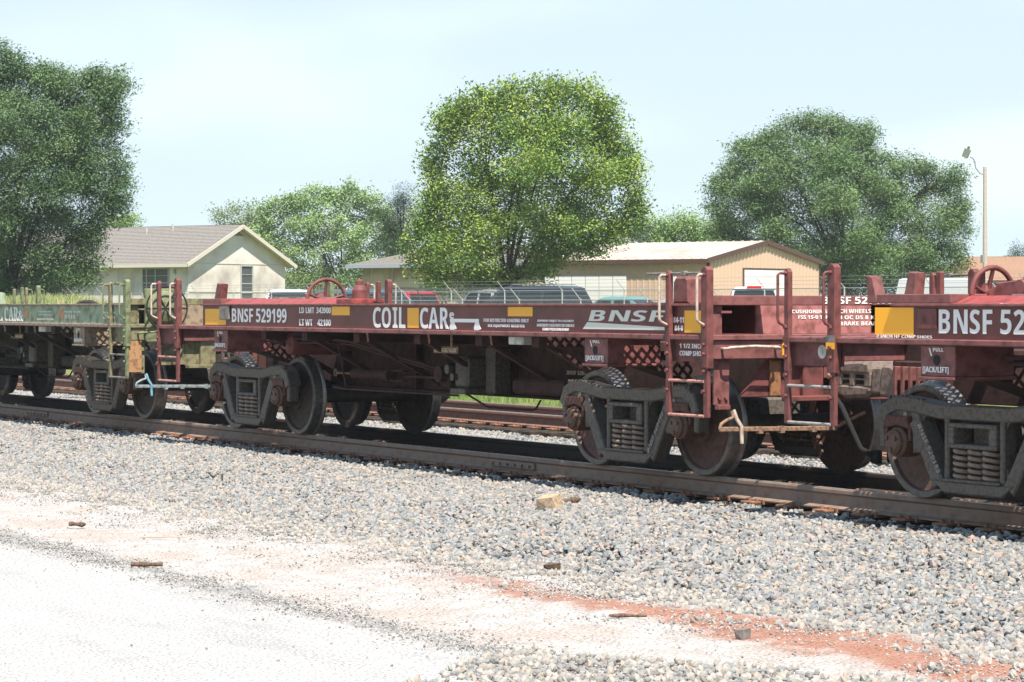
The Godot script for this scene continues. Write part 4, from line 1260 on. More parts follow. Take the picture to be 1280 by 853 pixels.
func build_debris() -> void:
	debris("rock", "large pale tan squarish rock lying on the grey ballast", "rock", Vector3(4.9, -0.235, 2.25), Vector3(0.115, 0.105, 0.10), Vector3(0.2, 0.5, 0.15), M.rock_tan, 3, true)
	debris("wood_chunk", "small brown broken wood chunk beside the pale tan rock", "wood", Vector3(4.72, -0.22, 1.95), Vector3(0.10, 0.03, 0.04), Vector3(0, 0.9, 0.2), M.wood_dark, 4)
	debris("wood_sliver", "long dark weathered wood sliver on the ballast at the right", "wood", Vector3(8.62, -0.245, 1.75), Vector3(0.19, 0.026, 0.02), Vector3(0, 1.15, 0.06), M.wood_dark, 5)
	debris("wood_chunk", "brown wood chunk alone on the sandy shoulder at the left", "wood", Vector3(2.57, -0.42, 5.78), Vector3(0.075, 0.028, 0.03), Vector3(0, 0.9, 0), M.wood_dark, 6)
	debris("wood_sliver", "dark wood piece lying on the worn grey pavement edge", "wood", Vector3(6.21, -0.415, 6.60), Vector3(0.12, 0.02, 0.03), Vector3(0, 0.95, 0), M.wood_dark, 7)
	debris("wood_sliver", "dark wood splinter on the pale strip just above the loose gravel patch", "wood", Vector3(10.64, -0.425, 5.15), Vector3(0.12, 0.014, 0.02), Vector3(0, 0.9, 0), M.wood_dark, 8)
	debris("stake", "short dark stake standing up out of the ballast at the left", "stake", Vector3(-0.64, -0.33, 2.96), Vector3(0.09, 0.012, 0.01), Vector3(0, 0, PI / 2 - 0.15), M.wood_dark, 9)
	debris("twig", "thin dry twig on the sandy shoulder right of the brown wood chunk", "twig", Vector3(4.0, -0.43, 5.55), Vector3(0.20, 0.006, 0.05), Vector3(0, 1.1, 0), M.dry_stem, 10)
	debris("rock", "dark rounded rock at the orange clay edge below the tan rock", "rock", Vector3(7.9, -0.43, 4.05), Vector3(0.07, 0.045, 0.05), Vector3(0.1, 0.3, 0), M.wood_dark, 12, true)
	debris("rock", "grey rounded stone near the lower end of the clay strip", "rock", Vector3(11.75, -0.425, 5.05), Vector3(0.045, 0.035, 0.04), Vector3(0.1, 0.3, 0), M.steel_grey, 13, true)

# ---------------------------------------------------------------- buildings
func shingle_slope(mb: MB, x0: float, x1: float, z_eave: float, y_eave: float, z_ridge: float, y_ridge: float, hip0 := 0.0, hip1 := 0.0, n := 26) -> void:
	for i in n:
		var a := float(i) / n
		var b := float(i + 1) / n + 0.008
		var nn := Vector3(0, abs(z_ridge - z_eave), sign(z_eave - z_ridge) * (y_ridge - y_eave)).normalized()
		var A := Vector3(0, lerpf(y_eave, y_ridge, a), lerpf(z_eave, z_ridge, a)) + nn * 0.022
		var B := Vector3(0, lerpf(y_eave, y_ridge, b), lerpf(z_eave, z_ridge, b)) + nn * 0.004
		var xa0 := x0 + hip0 * a; var xa1 := x1 - hip1 * a; var xb0 := x0 + hip0 * b; var xb1 := x1 - hip1 * b
		mb.quad(A + Vector3(xa0, 0, 0), A + Vector3(xa1, 0, 0), B + Vector3(xb1, 0, 0), B + Vector3(xb0, 0, 0), nn)
		mb.quad(A + Vector3(xa0, 0, 0), A + Vector3(xa1, 0, 0), A - nn * 0.022 + Vector3(xa1, 0, 0), A - nn * 0.022 + Vector3(xa0, 0, 0), -nn.cross(Vector3(1, 0, 0)) * sign(z_ridge - z_eave))

func window(parent: Node, at: Transform3D, w: float, h: float, cols: int, frame_m: Material, pane_m: Material) -> void:   # local z outwards
	var fr := MB.new()
	for s in [-1.0, 1.0]:
		fr.obox(at * Transform3D(Basis(), Vector3(s * (w * 0.5), 0, 0.02)), Vector3(0.03, h * 0.5 + 0.03, 0.03))
		fr.obox(at * Transform3D(Basis(), Vector3(0, s * (h * 0.5), 0.021)), Vector3(w * 0.5 - 0.03, 0.03, 0.03))
	for i in range(1, cols):
		fr.obox(at * Transform3D(Basis(), Vector3(-w * 0.5 + w * i / cols, 0, 0.019)), Vector3(0.025, h * 0.5 - 0.03, 0.028))
	for y in [-0.25, 0.0, 0.25]:
		fr.obox(at * Transform3D(Basis(), Vector3(0, y * h, 0.014)), Vector3(w * 0.5 - 0.03, 0.012 if y != 0.0 else 0.022, 0.022))
	var f := part("window", fr, frame_m, parent)
	for i in cols:
		var p := MB.new()
		p.obox(at * Transform3D(Basis(), Vector3(-w * 0.5 + w * (i + 0.5) / cols, 0, 0.004)), Vector3(w * 0.5 / cols - 0.02, h * 0.5 - 0.02, 0.004))
		part("pane", p, pane_m, f)

func build_house() -> void:
	var h := node("house", self, Vector3(-82.41, 0.35, -31.55))
	h.rotation_degrees.y = 23.7
	tag(h, "low white house with brown shingled gable roof behind the green car", "house")
	var W := 6.6
	var E := 3.12   # eave
	var R := 4.83
	var w := MB.new()
	w.box(Vector3(-15, -0.4, -0.12), Vector3(-0.18, E, 0))
	w.box(Vector3(-15, -0.4, -W), Vector3(-0.18, E, -W + 0.12))
	w.prism(V2([0.0, -0.4, W, -0.4, W, E, W * 0.5, R - 0.12, 0.0, E]), -0.22, -0.10, Transform3D(Basis(Vector3(0, 0, -1), Vector3.UP, Vector3(1, 0, 0)), Vector3.ZERO))
	w.prism(V2([0.0, -0.4, W, -0.4, W, E, W * 0.5, R - 0.12, 0.0, E]), -15.1, -14.98, Transform3D(Basis(Vector3(0, 0, -1), Vector3.UP, Vector3(1, 0, 0)), Vector3.ZERO))
	part("wall", w, M.house_wall, h)
	for y in [3.04, 1.75]:
		var tb := MB.new()
		tb.box(Vector3(-0.10, y - 0.02, -W + 0.02), Vector3(-0.08, y + 0.02, -0.02))
		part("trim_board", tb, M.house_trim, h)
	for k in 8:
		var bb := MB.new()
		bb.box(Vector3(-0.9 - k * 1.8, 0, 0.0), Vector3(-0.86 - k * 1.8, E - 0.02, 0.02))
		part("batten", bb, M.house_wall, h)
	var ro := MB.new()
	shingle_slope(ro, -15.4, 0.25, 0.42, E - 0.12, -W * 0.5, R)
	shingle_slope(ro, -15.4, 0.25, -W - 0.42, E - 0.12, -W * 0.5, R)
	var rf := part("roof", ro, M.shingles, h)
	var sl := MB.new()
	for s in [[0.42, -0.001], [-W - 0.42, 0.001]]:
		sl.hexa([Vector3(-15.39, E - 0.20, s[0]), Vector3(0.24, E - 0.20, s[0]), Vector3(0.24, R - 0.10, -W * 0.5 + s[1]), Vector3(-15.39, R - 0.10, -W * 0.5 + s[1]), Vector3(-15.39, E - 0.125, s[0]), Vector3(0.24, E - 0.125, s[0]), Vector3(0.24, R - 0.005, -W * 0.5 + s[1]), Vector3(-15.39, R - 0.005, -W * 0.5 + s[1])])
	part("soffit", sl, M.house_trim, rf)
	var fa := MB.new()
	fa.box(Vector3(-15.4, E - 0.27, 0.42), Vector3(0.26, E - 0.11, 0.45))
	part("eave_board", fa, M.house_trim, h)
	var rk := MB.new()
	for s in [0.43, -W - 0.43]:
		rk.bar(Vector3(0.27, E - 0.19, s), Vector3(0.27, R - 0.07, -W * 0.5), 0.03, 0.17)
	part("rake_board", rk, M.house_trim, h)
	var vt := MB.new()
	vt.prism(V2([-W * 0.5 - 0.42, R - 0.50, -W * 0.5 + 0.42, R - 0.50, -W * 0.5, R - 0.28]), -0.21, -0.19, Transform3D(Basis(Vector3(0, 0, 1), Vector3.UP, Vector3(-1, 0, 0)), Vector3(-0.28, 0, 0)))
	part("attic_vent", vt, M.attic_vent, h)
	window(h, Transform3D(Basis(), Vector3(-2.1, 2.15, 0.0)), 1.62, 1.30, 2, M.frame_grey, M.screen)
	window(h, Transform3D(Basis(), Vector3(-9.0, 2.15, 0.0)), 1.5, 1.30, 2, M.frame_grey, M.screen)
	window(h, Transform3D(Basis(Vector3(0, 0, -1), Vector3.UP, Vector3(1, 0, 0)), Vector3(-0.10, 2.13, -3.9)), 0.80, 1.65, 1, M.frame_grey, M.screen)
	var lp := MB.new()
	lp.box(Vector3(-0.95, 2.55, 0.0), Vector3(-0.83, 2.75, 0.10), 0.02)
	part("porch_light", lp, M.frame_grey, h)
	for v in [[-7.5, -1.4, 0.55], [-3.8, -2.9, 0.30], [-5.2, -2.6, 0.3]]:
		var pp := MB.new()
		var y: float = lerpf(E, R, -v[1] / (W * 0.5))
		pp.tube([Vector3(v[0], y - 0.1, v[1]), Vector3(v[0], y + v[2], v[1])], 0.06, 10)
		if v[2] > 0.5: pp.tube([Vector3(v[0] - 0.12, y + v[2], v[1]), Vector3(v[0] + 0.12, y + v[2], v[1])], 0.06, 8)
		part("roof_vent", pp, M.white_metal, rf)

func build_second_house() -> void:
	# behind the maple: its left end and some wall show
	var h := node("house", self, Vector3(-86.7, 0.85, -42.0))
	h.rotation_degrees.y = 23.7
	tag(h, "cream house with hipped grey roof half hidden behind the big maple", "house")
	# local origin: front left corner, x runs right, z towards the tracks
	var w := MB.new()
	w.box(Vector3(0.3, -0.9, -7.0), Vector3(9.9, 2.62, -0.2))
	part("wall", w, M.panel_cream, h)
	for k in 7:
		var g := MB.new()
		g.box(Vector3(0.9 + k * 1.25, -0.3, -0.2), Vector3(0.94 + k * 1.25, 2.6, -0.175))
		part("batten", g, M.house_trim, h)
	var ro := MB.new()
	shingle_slope(ro, -0.25, 10.3, 0.35, 2.58, -3.6, 3.55, 3.2, 3.2, 20)
	shingle_slope(ro, -0.25, 10.3, -7.55, 2.58, -3.6, 3.55, 3.2, 3.2, 20)
	for s in [[-0.25, 2.95], [10.3, 7.1]]:
		ro.flat(Vector3(s[0], 2.59, 0.35), Vector3(s[0], 2.59, -7.55), Vector3(s[1], 3.555, -3.6), Vector3(s[0] - s[1], 3, 0))
	part("roof", ro, M.shingles_grey, h)
	var fa := MB.new()
	fa.box(Vector3(-0.27, 2.42, 0.34), Vector3(10.32, 2.60, 0.38))
	fa.box(Vector3(-0.29, 2.42, -7.57), Vector3(-0.25, 2.60, 0.38))
	part("eave_board", fa, M.fascia_grey, h)
	var d := MB.new()
	d.box(Vector3(6.6, 0.0, -0.2), Vector3(7.9, 2.2, -0.16))
	part("door", d, M.attic_vent, h)
	window(h, Transform3D(Basis(), Vector3(8.9, 1.7, -0.2)), 0.9, 1.2, 2, M.frame_grey, M.window_glass)

func build_shed() -> void:
	var h := node("metal_shed", self, Vector3(-62.42, 0.62, -45.96))
	h.rotation_degrees.y = 23.7
	tag(h, "tan ribbed metal shed with white roll-up door and low metal roof", "shed")
	var W := 9.3
	var Ln := 8.3
	var E := 2.73
	var R := 3.52
	var w := MB.new()
	w.box(Vector3(-Ln, -0.4, -0.06), Vector3(0, E, 0))
	w.box(Vector3(-Ln, -0.4, -W), Vector3(0, E, -W + 0.06))
	w.prism(V2([0.0, -0.4, W, -0.4, W, E, W * 0.5, R, 0.0, E]), -0.06, 0.0, Transform3D(Basis(Vector3(0, 0, -1), Vector3.UP, Vector3(1, 0, 0)), Vector3(-0.004, 0, 0)))
	w.prism(V2([0.0, -0.4, W, -0.4, W, E, W * 0.5, R, 0.0, E]), -0.06, 0.0, Transform3D(Basis(Vector3(0, 0, -1), Vector3.UP, Vector3(1, 0, 0)), Vector3(-Ln + 0.06, 0, 0)))
	var wall := part("wall", w, M.tan_metal, h)
	var k := 0.15
	while k < Ln - 0.05:
		var rb := MB.new()
		rb.hexa([Vector3(-k - 0.035, -0.2, 0), Vector3(-k + 0.035, -0.2, 0), Vector3(-k + 0.018, -0.2, 0.02), Vector3(-k - 0.018, -0.2, 0.02), Vector3(-k - 0.035, E - 0.03, 0), Vector3(-k + 0.035, E - 0.03, 0), Vector3(-k + 0.018, E - 0.03, 0.02), Vector3(-k - 0.018, E - 0.03, 0.02)])
		part("rib", rb, M.tan_metal, wall)
		k += 0.30
	k = 0.2
	while k < W - 0.1:
		var top: float = lerpf(E, R, 1.0 - abs(k - W * 0.5) / (W * 0.5)) - 0.06
		var y0: float = 2.42 if k > 2.75 and k < 6.35 else -0.2
		var rb := MB.new()
		rb.hexa([Vector3(0, y0, -k - 0.035), Vector3(0, y0, -k + 0.035), Vector3(0.03, y0, -k + 0.018), Vector3(0.03, y0, -k - 0.018), Vector3(0, top, -k - 0.035), Vector3(0, top, -k + 0.035), Vector3(0.03, top, -k + 0.018), Vector3(0.03, top, -k - 0.018)])
		part("rib", rb, M.tan_metal, wall)
		k += 0.30
	var rf := MB.new()
	for s in [[0.22, 1.0], [-W - 0.22, -1.0]]:
		rf.hexa([Vector3(-Ln - 0.1, E + 0.0, s[0]), Vector3(0.12, E + 0.0, s[0]), Vector3(0.12, R + 0.04, -W * 0.5), Vector3(-Ln - 0.1, R + 0.04, -W * 0.5), Vector3(-Ln - 0.1, E + 0.05, s[0]), Vector3(0.12, E + 0.05, s[0]), Vector3(0.12, R + 0.09, -W * 0.5), Vector3(-Ln - 0.1, R + 0.09, -W * 0.5)])
	var roof := part("roof", rf, M.roof_metal, h)
	k = 0.2
	while k < Ln:
		var rb := MB.new()
		rb.bar(Vector3(-k, E + 0.06, 0.215), Vector3(-k, R + 0.10, -W * 0.5), 0.05, 0.04)
		part("rib", rb, M.roof_metal, roof)
		k += 0.45
	var tr := MB.new()
	tr.box(Vector3(-Ln - 0.12, E - 0.12, 0.225), Vector3(0.14, E + 0.045, 0.25))
	for s in [0.22, -W - 0.22]:
		tr.bar(Vector3(0.135, E - 0.02, s), Vector3(0.135, R + 0.03, -W * 0.5), 0.03, 0.19)
	tr.box(Vector3(-0.02, -0.2, 0.031), Vector3(0.10, E - 0.05, 0.05))
	tr.box(Vector3(0.031, -0.2, -W - 0.02), Vector3(0.05, E - 0.02, -W + 0.09))
	part("trim", tr, M.brown_trim, h)
	var gd := node("garage_door", h)
	for i in 8:
		var p := MB.new()
		p.box(Vector3(0.006, 0.02 + i * 0.295, -6.25), Vector3(0.036, 0.30 + i * 0.295, -2.85), 0.008)
		part("panel", p, M.white_door, gd)
	var fr := MB.new()
	fr.box(Vector3(0.0, 2.385, -6.33), Vector3(0.05, 2.44, -2.77))
	fr.box(Vector3(0.0, 0.0, -2.845), Vector3(0.05, 2.384, -2.77))
	fr.box(Vector3(0.0, 0.0, -6.33), Vector3(0.05, 2.384, -6.255))
	part("frame", fr, M.brown_trim, gd)
	var sd := node("sliding_door", h)
	for i in 6:
		var p := MB.new()
		p.box(Vector3(-8.15 + i * 0.70, 0.0, 0.034), Vector3(-7.48 + i * 0.70, 2.12, 0.06), 0.008)
		part("panel", p, M.white_door, sd)
	var wd := MB.new()
	wd.box(Vector3(-1.95, 0.0, 0.034), Vector3(-1.2, 2.05, 0.06), 0.008)
	part("door", wd, M.white_door, h)

func build_right_building() -> void:
	var h := node("low_building", self, Vector3(-93.0, 0.65, -86.0))
	h.rotation_degrees.y = 23.7
	tag(h, "low building with a long orange tan roof behind the utility pole", "building")
	var w := MB.new()
	w.box(Vector3(-2, -0.4, -8), Vector3(22, 2.2, 0))
	part("wall", w, M.house_wall, h)
	var r := MB.new()
	shingle_slope(r, -2.6, 22.6, 1.0, 2.25, -4.0, 3.75, 0, 0, 22)
	shingle_slope(r, -2.6, 22.6, -9.0, 2.25, -4.0, 3.75, 0, 0, 22)
	r.prism(V2([-1.0, 2.25, 9.0, 2.25, 4.0, 3.74]), -2.59, -2.55, Transform3D(Basis(Vector3(0, 0, -1), Vector3.UP, Vector3(1, 0, 0)), Vector3.ZERO))
	part("roof", r, M.roof_orange, h)
	var f := MB.new()
	f.box(Vector3(-2.6, 2.02, 1.0), Vector3(22.6, 2.28, 1.05))
	f.box(Vector3(-2.6, 2.0, 0.05), Vector3(22.6, 2.05, 0.99))
	part("eave_board", f, M.brown_trim, h)
	for i in 4:
		window(h, Transform3D(Basis(), Vector3(1.5 + i * 4.5, 1.2, 0.0)), 1.4, 1.2, 2, M.frame_grey, M.window_glass)

func build_pole() -> void:
	var p := node("utility_pole", self, Vector3(-64.44, 0.5, -62.46))
	tag(p, "tall pale wooden pole carrying one grey floodlight", "utility pole")
	var s := MB.new()
	s.tube([Vector3(0.03, -0.6, 0), Vector3(0.0, 3.0, 0), Vector3(-0.02, 7.2, 0)], [0.115, 0.10, 0.08], 14)
	part("pole", s, M.pole_wood, p)
	var a := MB.new()
	a.tube([Vector3(0, 6.85, 0), Vector3(-0.12, 6.92, 0.20), Vector3(-0.22, 7.15, 0.36), Vector3(-0.24, 7.45, 0.40), Vector3(-0.28, 7.60, 0.48), Vector3(-0.34, 7.66, 0.58)], 0.032, 8)
	part("arm", a, M.galv, p)
	var l := MB.new()
	var T := Transform3D(Basis(Vector3.UP, 0.55) * Basis(Vector3(1, 0, 0), 0.5) * Basis(Vector3(0, 0, 1), -0.5), Vector3(-0.42, 7.86, 0.72))
	l.obox(T, Vector3(0.15, 0.27, 0.08), 0.04)
	l.obox(T * Transform3D(Basis(), Vector3(0, 0.33, 0.02)), Vector3(0.06, 0.06, 0.06), 0.01)
	var L := part("floodlight", l, M.lamp_grey, p)
	var g := MB.new()
	g.obox(T * Transform3D(Basis(), Vector3(0, 0, 0.085)), Vector3(0.12, 0.22, 0.012))
	part("lens", g, M.lens, L)
	var x := MB.new()
	x.box(Vector3(-0.09, 2.9, 0.13), Vector3(0.09, 3.25, 0.20), 0.01)
	part("meter_box", x, M.galv, p)

# ---------------------------------------------------------------- fences
func fence(called: String, label: String, z: float, x0: float, x1: float, mesh_top: float, step: float, strands: Array, arm: float) -> void:
	var gy := ground_y(z)
	var f := node(called, self, Vector3(0, gy, z))
	tag(f, label, "fence")
	var H := mesh_top - gy
	var x := x0
	while x <= x1:
		var p := MB.new()
		p.tube([Vector3(x, -0.3, 0), Vector3(x, H + 0.03, 0)], 0.018, 8)
		p.tube([Vector3(x, H, 0), Vector3(x, H + arm, arm * 0.9)], 0.011, 6)
		part("post", p, M.white_pole, f)
		x += step
	var r := MB.new()
	r.tube([Vector3(x0, H, 0.0), Vector3(x1, H, 0.0)], 0.010, 6)
	part("top_rail", r, M.galv, f)
	for s in strands:
		var w := MB.new()
		w.tube([Vector3(x0, H + arm * s, arm * 0.9 * s), Vector3(x1, H + arm * s, arm * 0.9 * s)], 0.0032, 4)
		part("barbed_wire", w, M.galv, f)
	var m := MB.new()
	var k := x0 - H
	while k < x1:
		for d in [1.0, -1.0]:
			var a := Vector3(k if d > 0 else k + H, 0.05, 0)
			var b := Vector3(k + H if d > 0 else k, H - 0.01, 0)
			m.bar(a + Vector3(0, 0, d * 0.004), b + Vector3(0, 0, d * 0.004), 0.0022, 0.0022)
		k += 0.085
	var ms := part("chain_link", m, M.galv, f)
	ms.set_meta("kind", "stuff")

# ---------------------------------------------------------------- vehicles
func vehicle(called: String, label: String, category: String, at: Vector3, turn: float, kind: String, paint: Material, extra := "") -> void:
	var v := node(called, self, at)
	v.rotation_degrees.y = turn
	tag(v, label, category, "vehicles parked behind the fences")
	# x forward, z sideways; sizes by kind: length, belt height, roof height, cabin start/end (rear to front), roof start/end, half width
	var K: Dictionary = {
		"suv": {"L": 4.9, "belt": 1.18, "roof": 1.84, "c0": -2.38, "c1": 1.15, "r0": -2.10, "r1": 0.45, "W": 0.94, "hood": 1.08, "panes": [-2.25, -1.35, -0.35, 0.75], "bed": false},
		"pickup": {"L": 5.5, "belt": 1.12, "roof": 1.72, "c0": -0.55, "c1": 1.35, "r0": -0.40, "r1": 0.75, "W": 0.95, "hood": 1.10, "panes": [-0.42, 0.25, 1.0], "bed": true},
		"car": {"L": 4.6, "belt": 0.92, "roof": 1.42, "c0": -1.75, "c1": 1.05, "r0": -1.05, "r1": 0.25, "W": 0.87, "hood": 0.88, "panes": [-1.25, -0.35, 0.65], "bed": false},
		"van": {"L": 5.6, "belt": 1.30, "roof": 2.15, "c0": -2.75, "c1": 2.0, "r0": -2.65, "r1": 1.35, "W": 0.98, "hood": 1.15, "panes": [1.0, 1.6], "bed": false}}[kind]
	var h: float = K.L * 0.5
	var b := MB.new()
	b.prism(V2([-h, 0.42, -h + 0.05, 0.36, h - 0.08, 0.36, h, 0.50, h - 0.02, K.hood - 0.22, h - 0.18, K.hood - 0.06, K.c1, K.hood + 0.02, K.c1 - 0.05, K.belt, K.c0, K.belt, -h + (0.10 if not K.bed else 0.02), K.belt - (0.06 if kind != "car" else 0.02), -h, K.belt - 0.2]), -K.W, K.W, Transform3D(), 0.07)
	part("body", b, paint, v)
	# cabin: pillars and roof in paint, panes set in
	var wl: float = K.W - 0.04
	var wr: float = K.W - 0.20
	var bl: float = K.belt - 0.01
	var cab := MB.new()
	cab.hexa([Vector3(K.c0, bl, wl), Vector3(K.c1, bl, wl), Vector3(K.c1, bl, -wl), Vector3(K.c0, bl, -wl), Vector3(K.r0, K.roof - 0.10, wr + 0.01), Vector3(K.r1, K.roof - 0.10, wr + 0.01), Vector3(K.r1, K.roof - 0.10, -wr - 0.01), Vector3(K.r0, K.roof - 0.10, -wr - 0.01)])
	cab.hexa([Vector3(K.r0 - 0.03, K.roof - 0.101, wr + 0.02), Vector3(K.r1 + 0.06, K.roof - 0.101, wr + 0.02), Vector3(K.r1 + 0.06, K.roof - 0.101, -wr - 0.02), Vector3(K.r0 - 0.03, K.roof - 0.101, -wr - 0.02), Vector3(K.r0 + 0.10, K.roof - 0.02, wr - 0.12), Vector3(K.r1 - 0.15, K.roof - 0.02, wr - 0.12), Vector3(K.r1 - 0.15, K.roof - 0.02, -wr + 0.12), Vector3(K.r0 + 0.10, K.roof - 0.02, -wr + 0.12)])
	cab.hexa([Vector3(K.r0 + 0.10, K.roof - 0.021, wr - 0.12), Vector3(K.r1 - 0.15, K.roof - 0.021, wr - 0.12), Vector3(K.r1 - 0.15, K.roof - 0.021, -wr + 0.12), Vector3(K.r0 + 0.10, K.roof - 0.021, -wr + 0.12), Vector3(K.r0 + 0.4, K.roof, wr - 0.30), Vector3(K.r1 - 0.45, K.roof, wr - 0.30), Vector3(K.r1 - 0.45, K.roof, -wr + 0.30), Vector3(K.r0 + 0.4, K.roof, -wr + 0.30)])
	part("cabin", cab, paint, v)
	var tY: float = K.roof - 0.15
	for s in [1.0, -1.0]:
		for i in K.panes.size() - 1:
			var p := MB.new()
			var q := []
			for e in [[K.panes[i] + 0.04, bl + 0.05], [K.panes[i + 1] - 0.04, bl + 0.05], [K.panes[i + 1] - 0.06, tY], [K.panes[i] + 0.06, tY]]:
				var f: float = (e[1] - bl) / (K.roof - 0.10 - bl)
				var xx: float = clampf(e[0], lerpf(K.c0, K.r0, f) + 0.07, lerpf(K.c1, K.r1, f) - 0.07)
				q.append(Vector3(xx, e[1], s * (lerpf(wl, wr + 0.01, f) + 0.006)))
			p.quad(q[0], q[1], q[2], q[3], Vector3(0, 0, s))
			part("side_window", p, M.car_glass, v)
	for e in [[K.c1, K.r1, 1.0, "windscreen"], [K.c0, K.r0, -1.0, "rear_window"]]:
		var p := MB.new()
		var q := []
		for c in [[0.08, -0.92], [0.08, 0.92], [0.92, 0.90], [0.92, -0.90]]:
			q.append(Vector3(lerpf(e[0], e[1], c[0]) + e[2] * 0.008, lerpf(bl, K.roof - 0.10, c[0]), c[1] * lerpf(wl, wr, c[0])))
		p.quad(q[0], q[1], q[2], q[3], Vector3(e[2], 0.3, 0))
		part(e[3], p, M.car_glass, v)
	for x in [-h + 0.95, h - 0.95]:
		for s in [1.0, -1.0]:
			var t := MB.new()
			t.lathe([Vector2(0.22, -0.11), Vector2(0.33, -0.11), Vector2(0.36, -0.07), Vector2(0.36, 0.07), Vector2(0.33, 0.11), Vector2(0.22, 0.11)], Transform3D(Basis(), Vector3(x, 0.36, s * (K.W - 0.10))), 20)
			var w := part("wheel", t, M.rubber, v)
			var r := MB.new()
			r.lathe([Vector2(0.0, -0.09), Vector2(0.22, -0.09), Vector2(0.225, 0.0), Vector2(0.22, 0.09), Vector2(0.0, 0.09)], Transform3D(Basis(), Vector3(x, 0.36, s * (K.W - 0.10))), 16)
			part("rim", r, M.galv, w)
	for s in [1.0, -1.0]:
		var tl := MB.new()
		tl.box(Vector3(-h - 0.012, 0.72, s * (K.W - 0.14) - 0.10), Vector3(-h + 0.03, 0.95, s * (K.W - 0.14) + 0.10), 0.01)
		part("tail_light", tl, M.tail_light, v)
	if K.bed:
		var bd := MB.new()
		bd.box(Vector3(-h + 0.12, 1.10, -K.W + 0.12), Vector3(K.c0 - 0.05, K.belt - 0.004, K.W - 0.12))
		part("bed", bd, M.black, v)
	if extra == "rack":
		var rk := MB.new()
		for s in [1.0, -1.0]:
			rk.tube([Vector3(K.c0 - 0.5, 1.1, s * 0.7), Vector3(K.c0 - 0.12, K.roof + 0.08, s * 0.6), Vector3(K.r1 - 0.1, K.roof + 0.10, s * 0.6)], 0.035, 8)
		rk.tube([Vector3(K.c0 - 0.12, K.roof + 0.08, -0.6), Vector3(K.c0 - 0.12, K.roof + 0.08, 0.6)], 0.035, 8)
		rk.tube([Vector3(K.r1 - 0.1, K.roof + 0.10, -0.6), Vector3(K.r1 - 0.1, K.roof + 0.10, 0.6)], 0.035, 8)
		part("roof_rack", rk, M.black, v)
	if extra == "rails":
		for s in [1.0, -1.0]:
			var rr := MB.new()
			rr.tube([Vector3(K.r0 + 0.2, K.roof - 0.03, s * 0.58), Vector3(K.r0 + 0.3, K.roof + 0.05, s * 0.58), Vector3(K.r1 - 0.4, K.roof + 0.05, s * 0.58), Vector3(K.r1 - 0.3, K.roof - 0.03, s * 0.58)], 0.018, 6)
			part("roof_rail", rr, M.galv, v)
	if extra == "brake_light":
		var bl2 := MB.new()
		bl2.box(Vector3(K.r0 - 0.06, K.roof - 0.10, -0.26), Vector3(K.r0 + 0.04, K.roof + 0.015, 0.26), 0.02)
		part("cab_light", bl2, M.tail_light, v)

# a place in the yard: u metres right of the line of sight, d metres along it, on the ground
func yard(u: float, d: float) -> Vector3:
	var p := Vector3(24.241, 0, 13.937) + Vector3(0.5041, 0, -0.8636) * u + Vector3(-0.8636, 0, -0.5041) * d
	p.y = ground_y(p.z)
	return p

func build_vehicles() -> void:
	vehicle("parked_suv", "dark navy SUV with roof rails parked behind the fence", "SUV", yard(0.40, 90.0), 205.0, "suv", M.car_navy, "rails")
	vehicle("parked_pickup", "red pickup with a black roof rack parked left of the dark SUV", "pickup", yard(-3.55, 93.0), 200.0, "pickup", M.car_red, "rack")
	vehicle("parked_pickup", "white pickup parked just behind the dark navy SUV", "pickup", yard(-0.60, 100.0), 202.0, "pickup", M.car_white)
	vehicle("parked_car", "dark blue car parked low in front of the red pickup", "car", yard(-4.4, 84.0), 25.0, "suv", M.car_blue)
	vehicle("parked_car", "teal car parked right of the dark SUV by the shed doors", "car", yard(3.75, 93.0), 205.0, "car", M.car_teal)
	vehicle("parked_car", "white car parked between the teal car and the shed door", "car", yard(5.2, 80.0), 205.0, "car", M.car_white)
	vehicle("parked_pickup", "silver pickup with red cab light in front of the roll-up door", "pickup", yard(8.7, 92.0), 146.0, "pickup", M.car_silver, "brake_light")
	vehicle("parked_car", "white car parked right of the white house gable", "car", yard(-8.5, 99.0), 150.0, "suv", M.car_white)
	vehicle("parked_car", "white sedan parked in front of the white house gable", "car", yard(-12.0, 108.0), 25.0, "car", M.car_white)
	vehicle("parked_van", "white van parked before the low orange roofed building", "van", yard(21.2, 122.0), 25.0, "van", M.car_white)

# ---------------------------------------------------------------- trees
func sprig(leaf: float, seed_: int, n: int, narrow: float) -> MB:
	var R := RandomNumberGenerator.new()
	R.seed = seed_
	var mb := MB.new()
	for i in n:
		var c := Vector3(R.randfn(0, 0.24), R.randfn(0, 0.17), R.randfn(0, 0.24))
		var B := Basis.from_euler(Vector3(R.randf_range(-0.9, 0.9), R.randf() * TAU, R.randf_range(-0.9, 0.9)))
		var l := leaf * R.randf_range(0.7, 1.25)
		var w := l * narrow
		var a := c + B * Vector3(-l, 0, 0); var b := c + B * Vector3(0.1 * l, 0.12 * l, w); var d := c + B * Vector3(l, -0.1 * l, 0); var e := c + B * Vector3(0.1 * l, 0.12 * l, -w)
		var nn := B.y
		mb.col = Color(1, 1, 1) * R.randf_range(0.88, 1.12)
		mb.tri(a, b, d, nn, nn, nn)
		mb.tri(a, d, e, nn, nn, nn)
	return mb

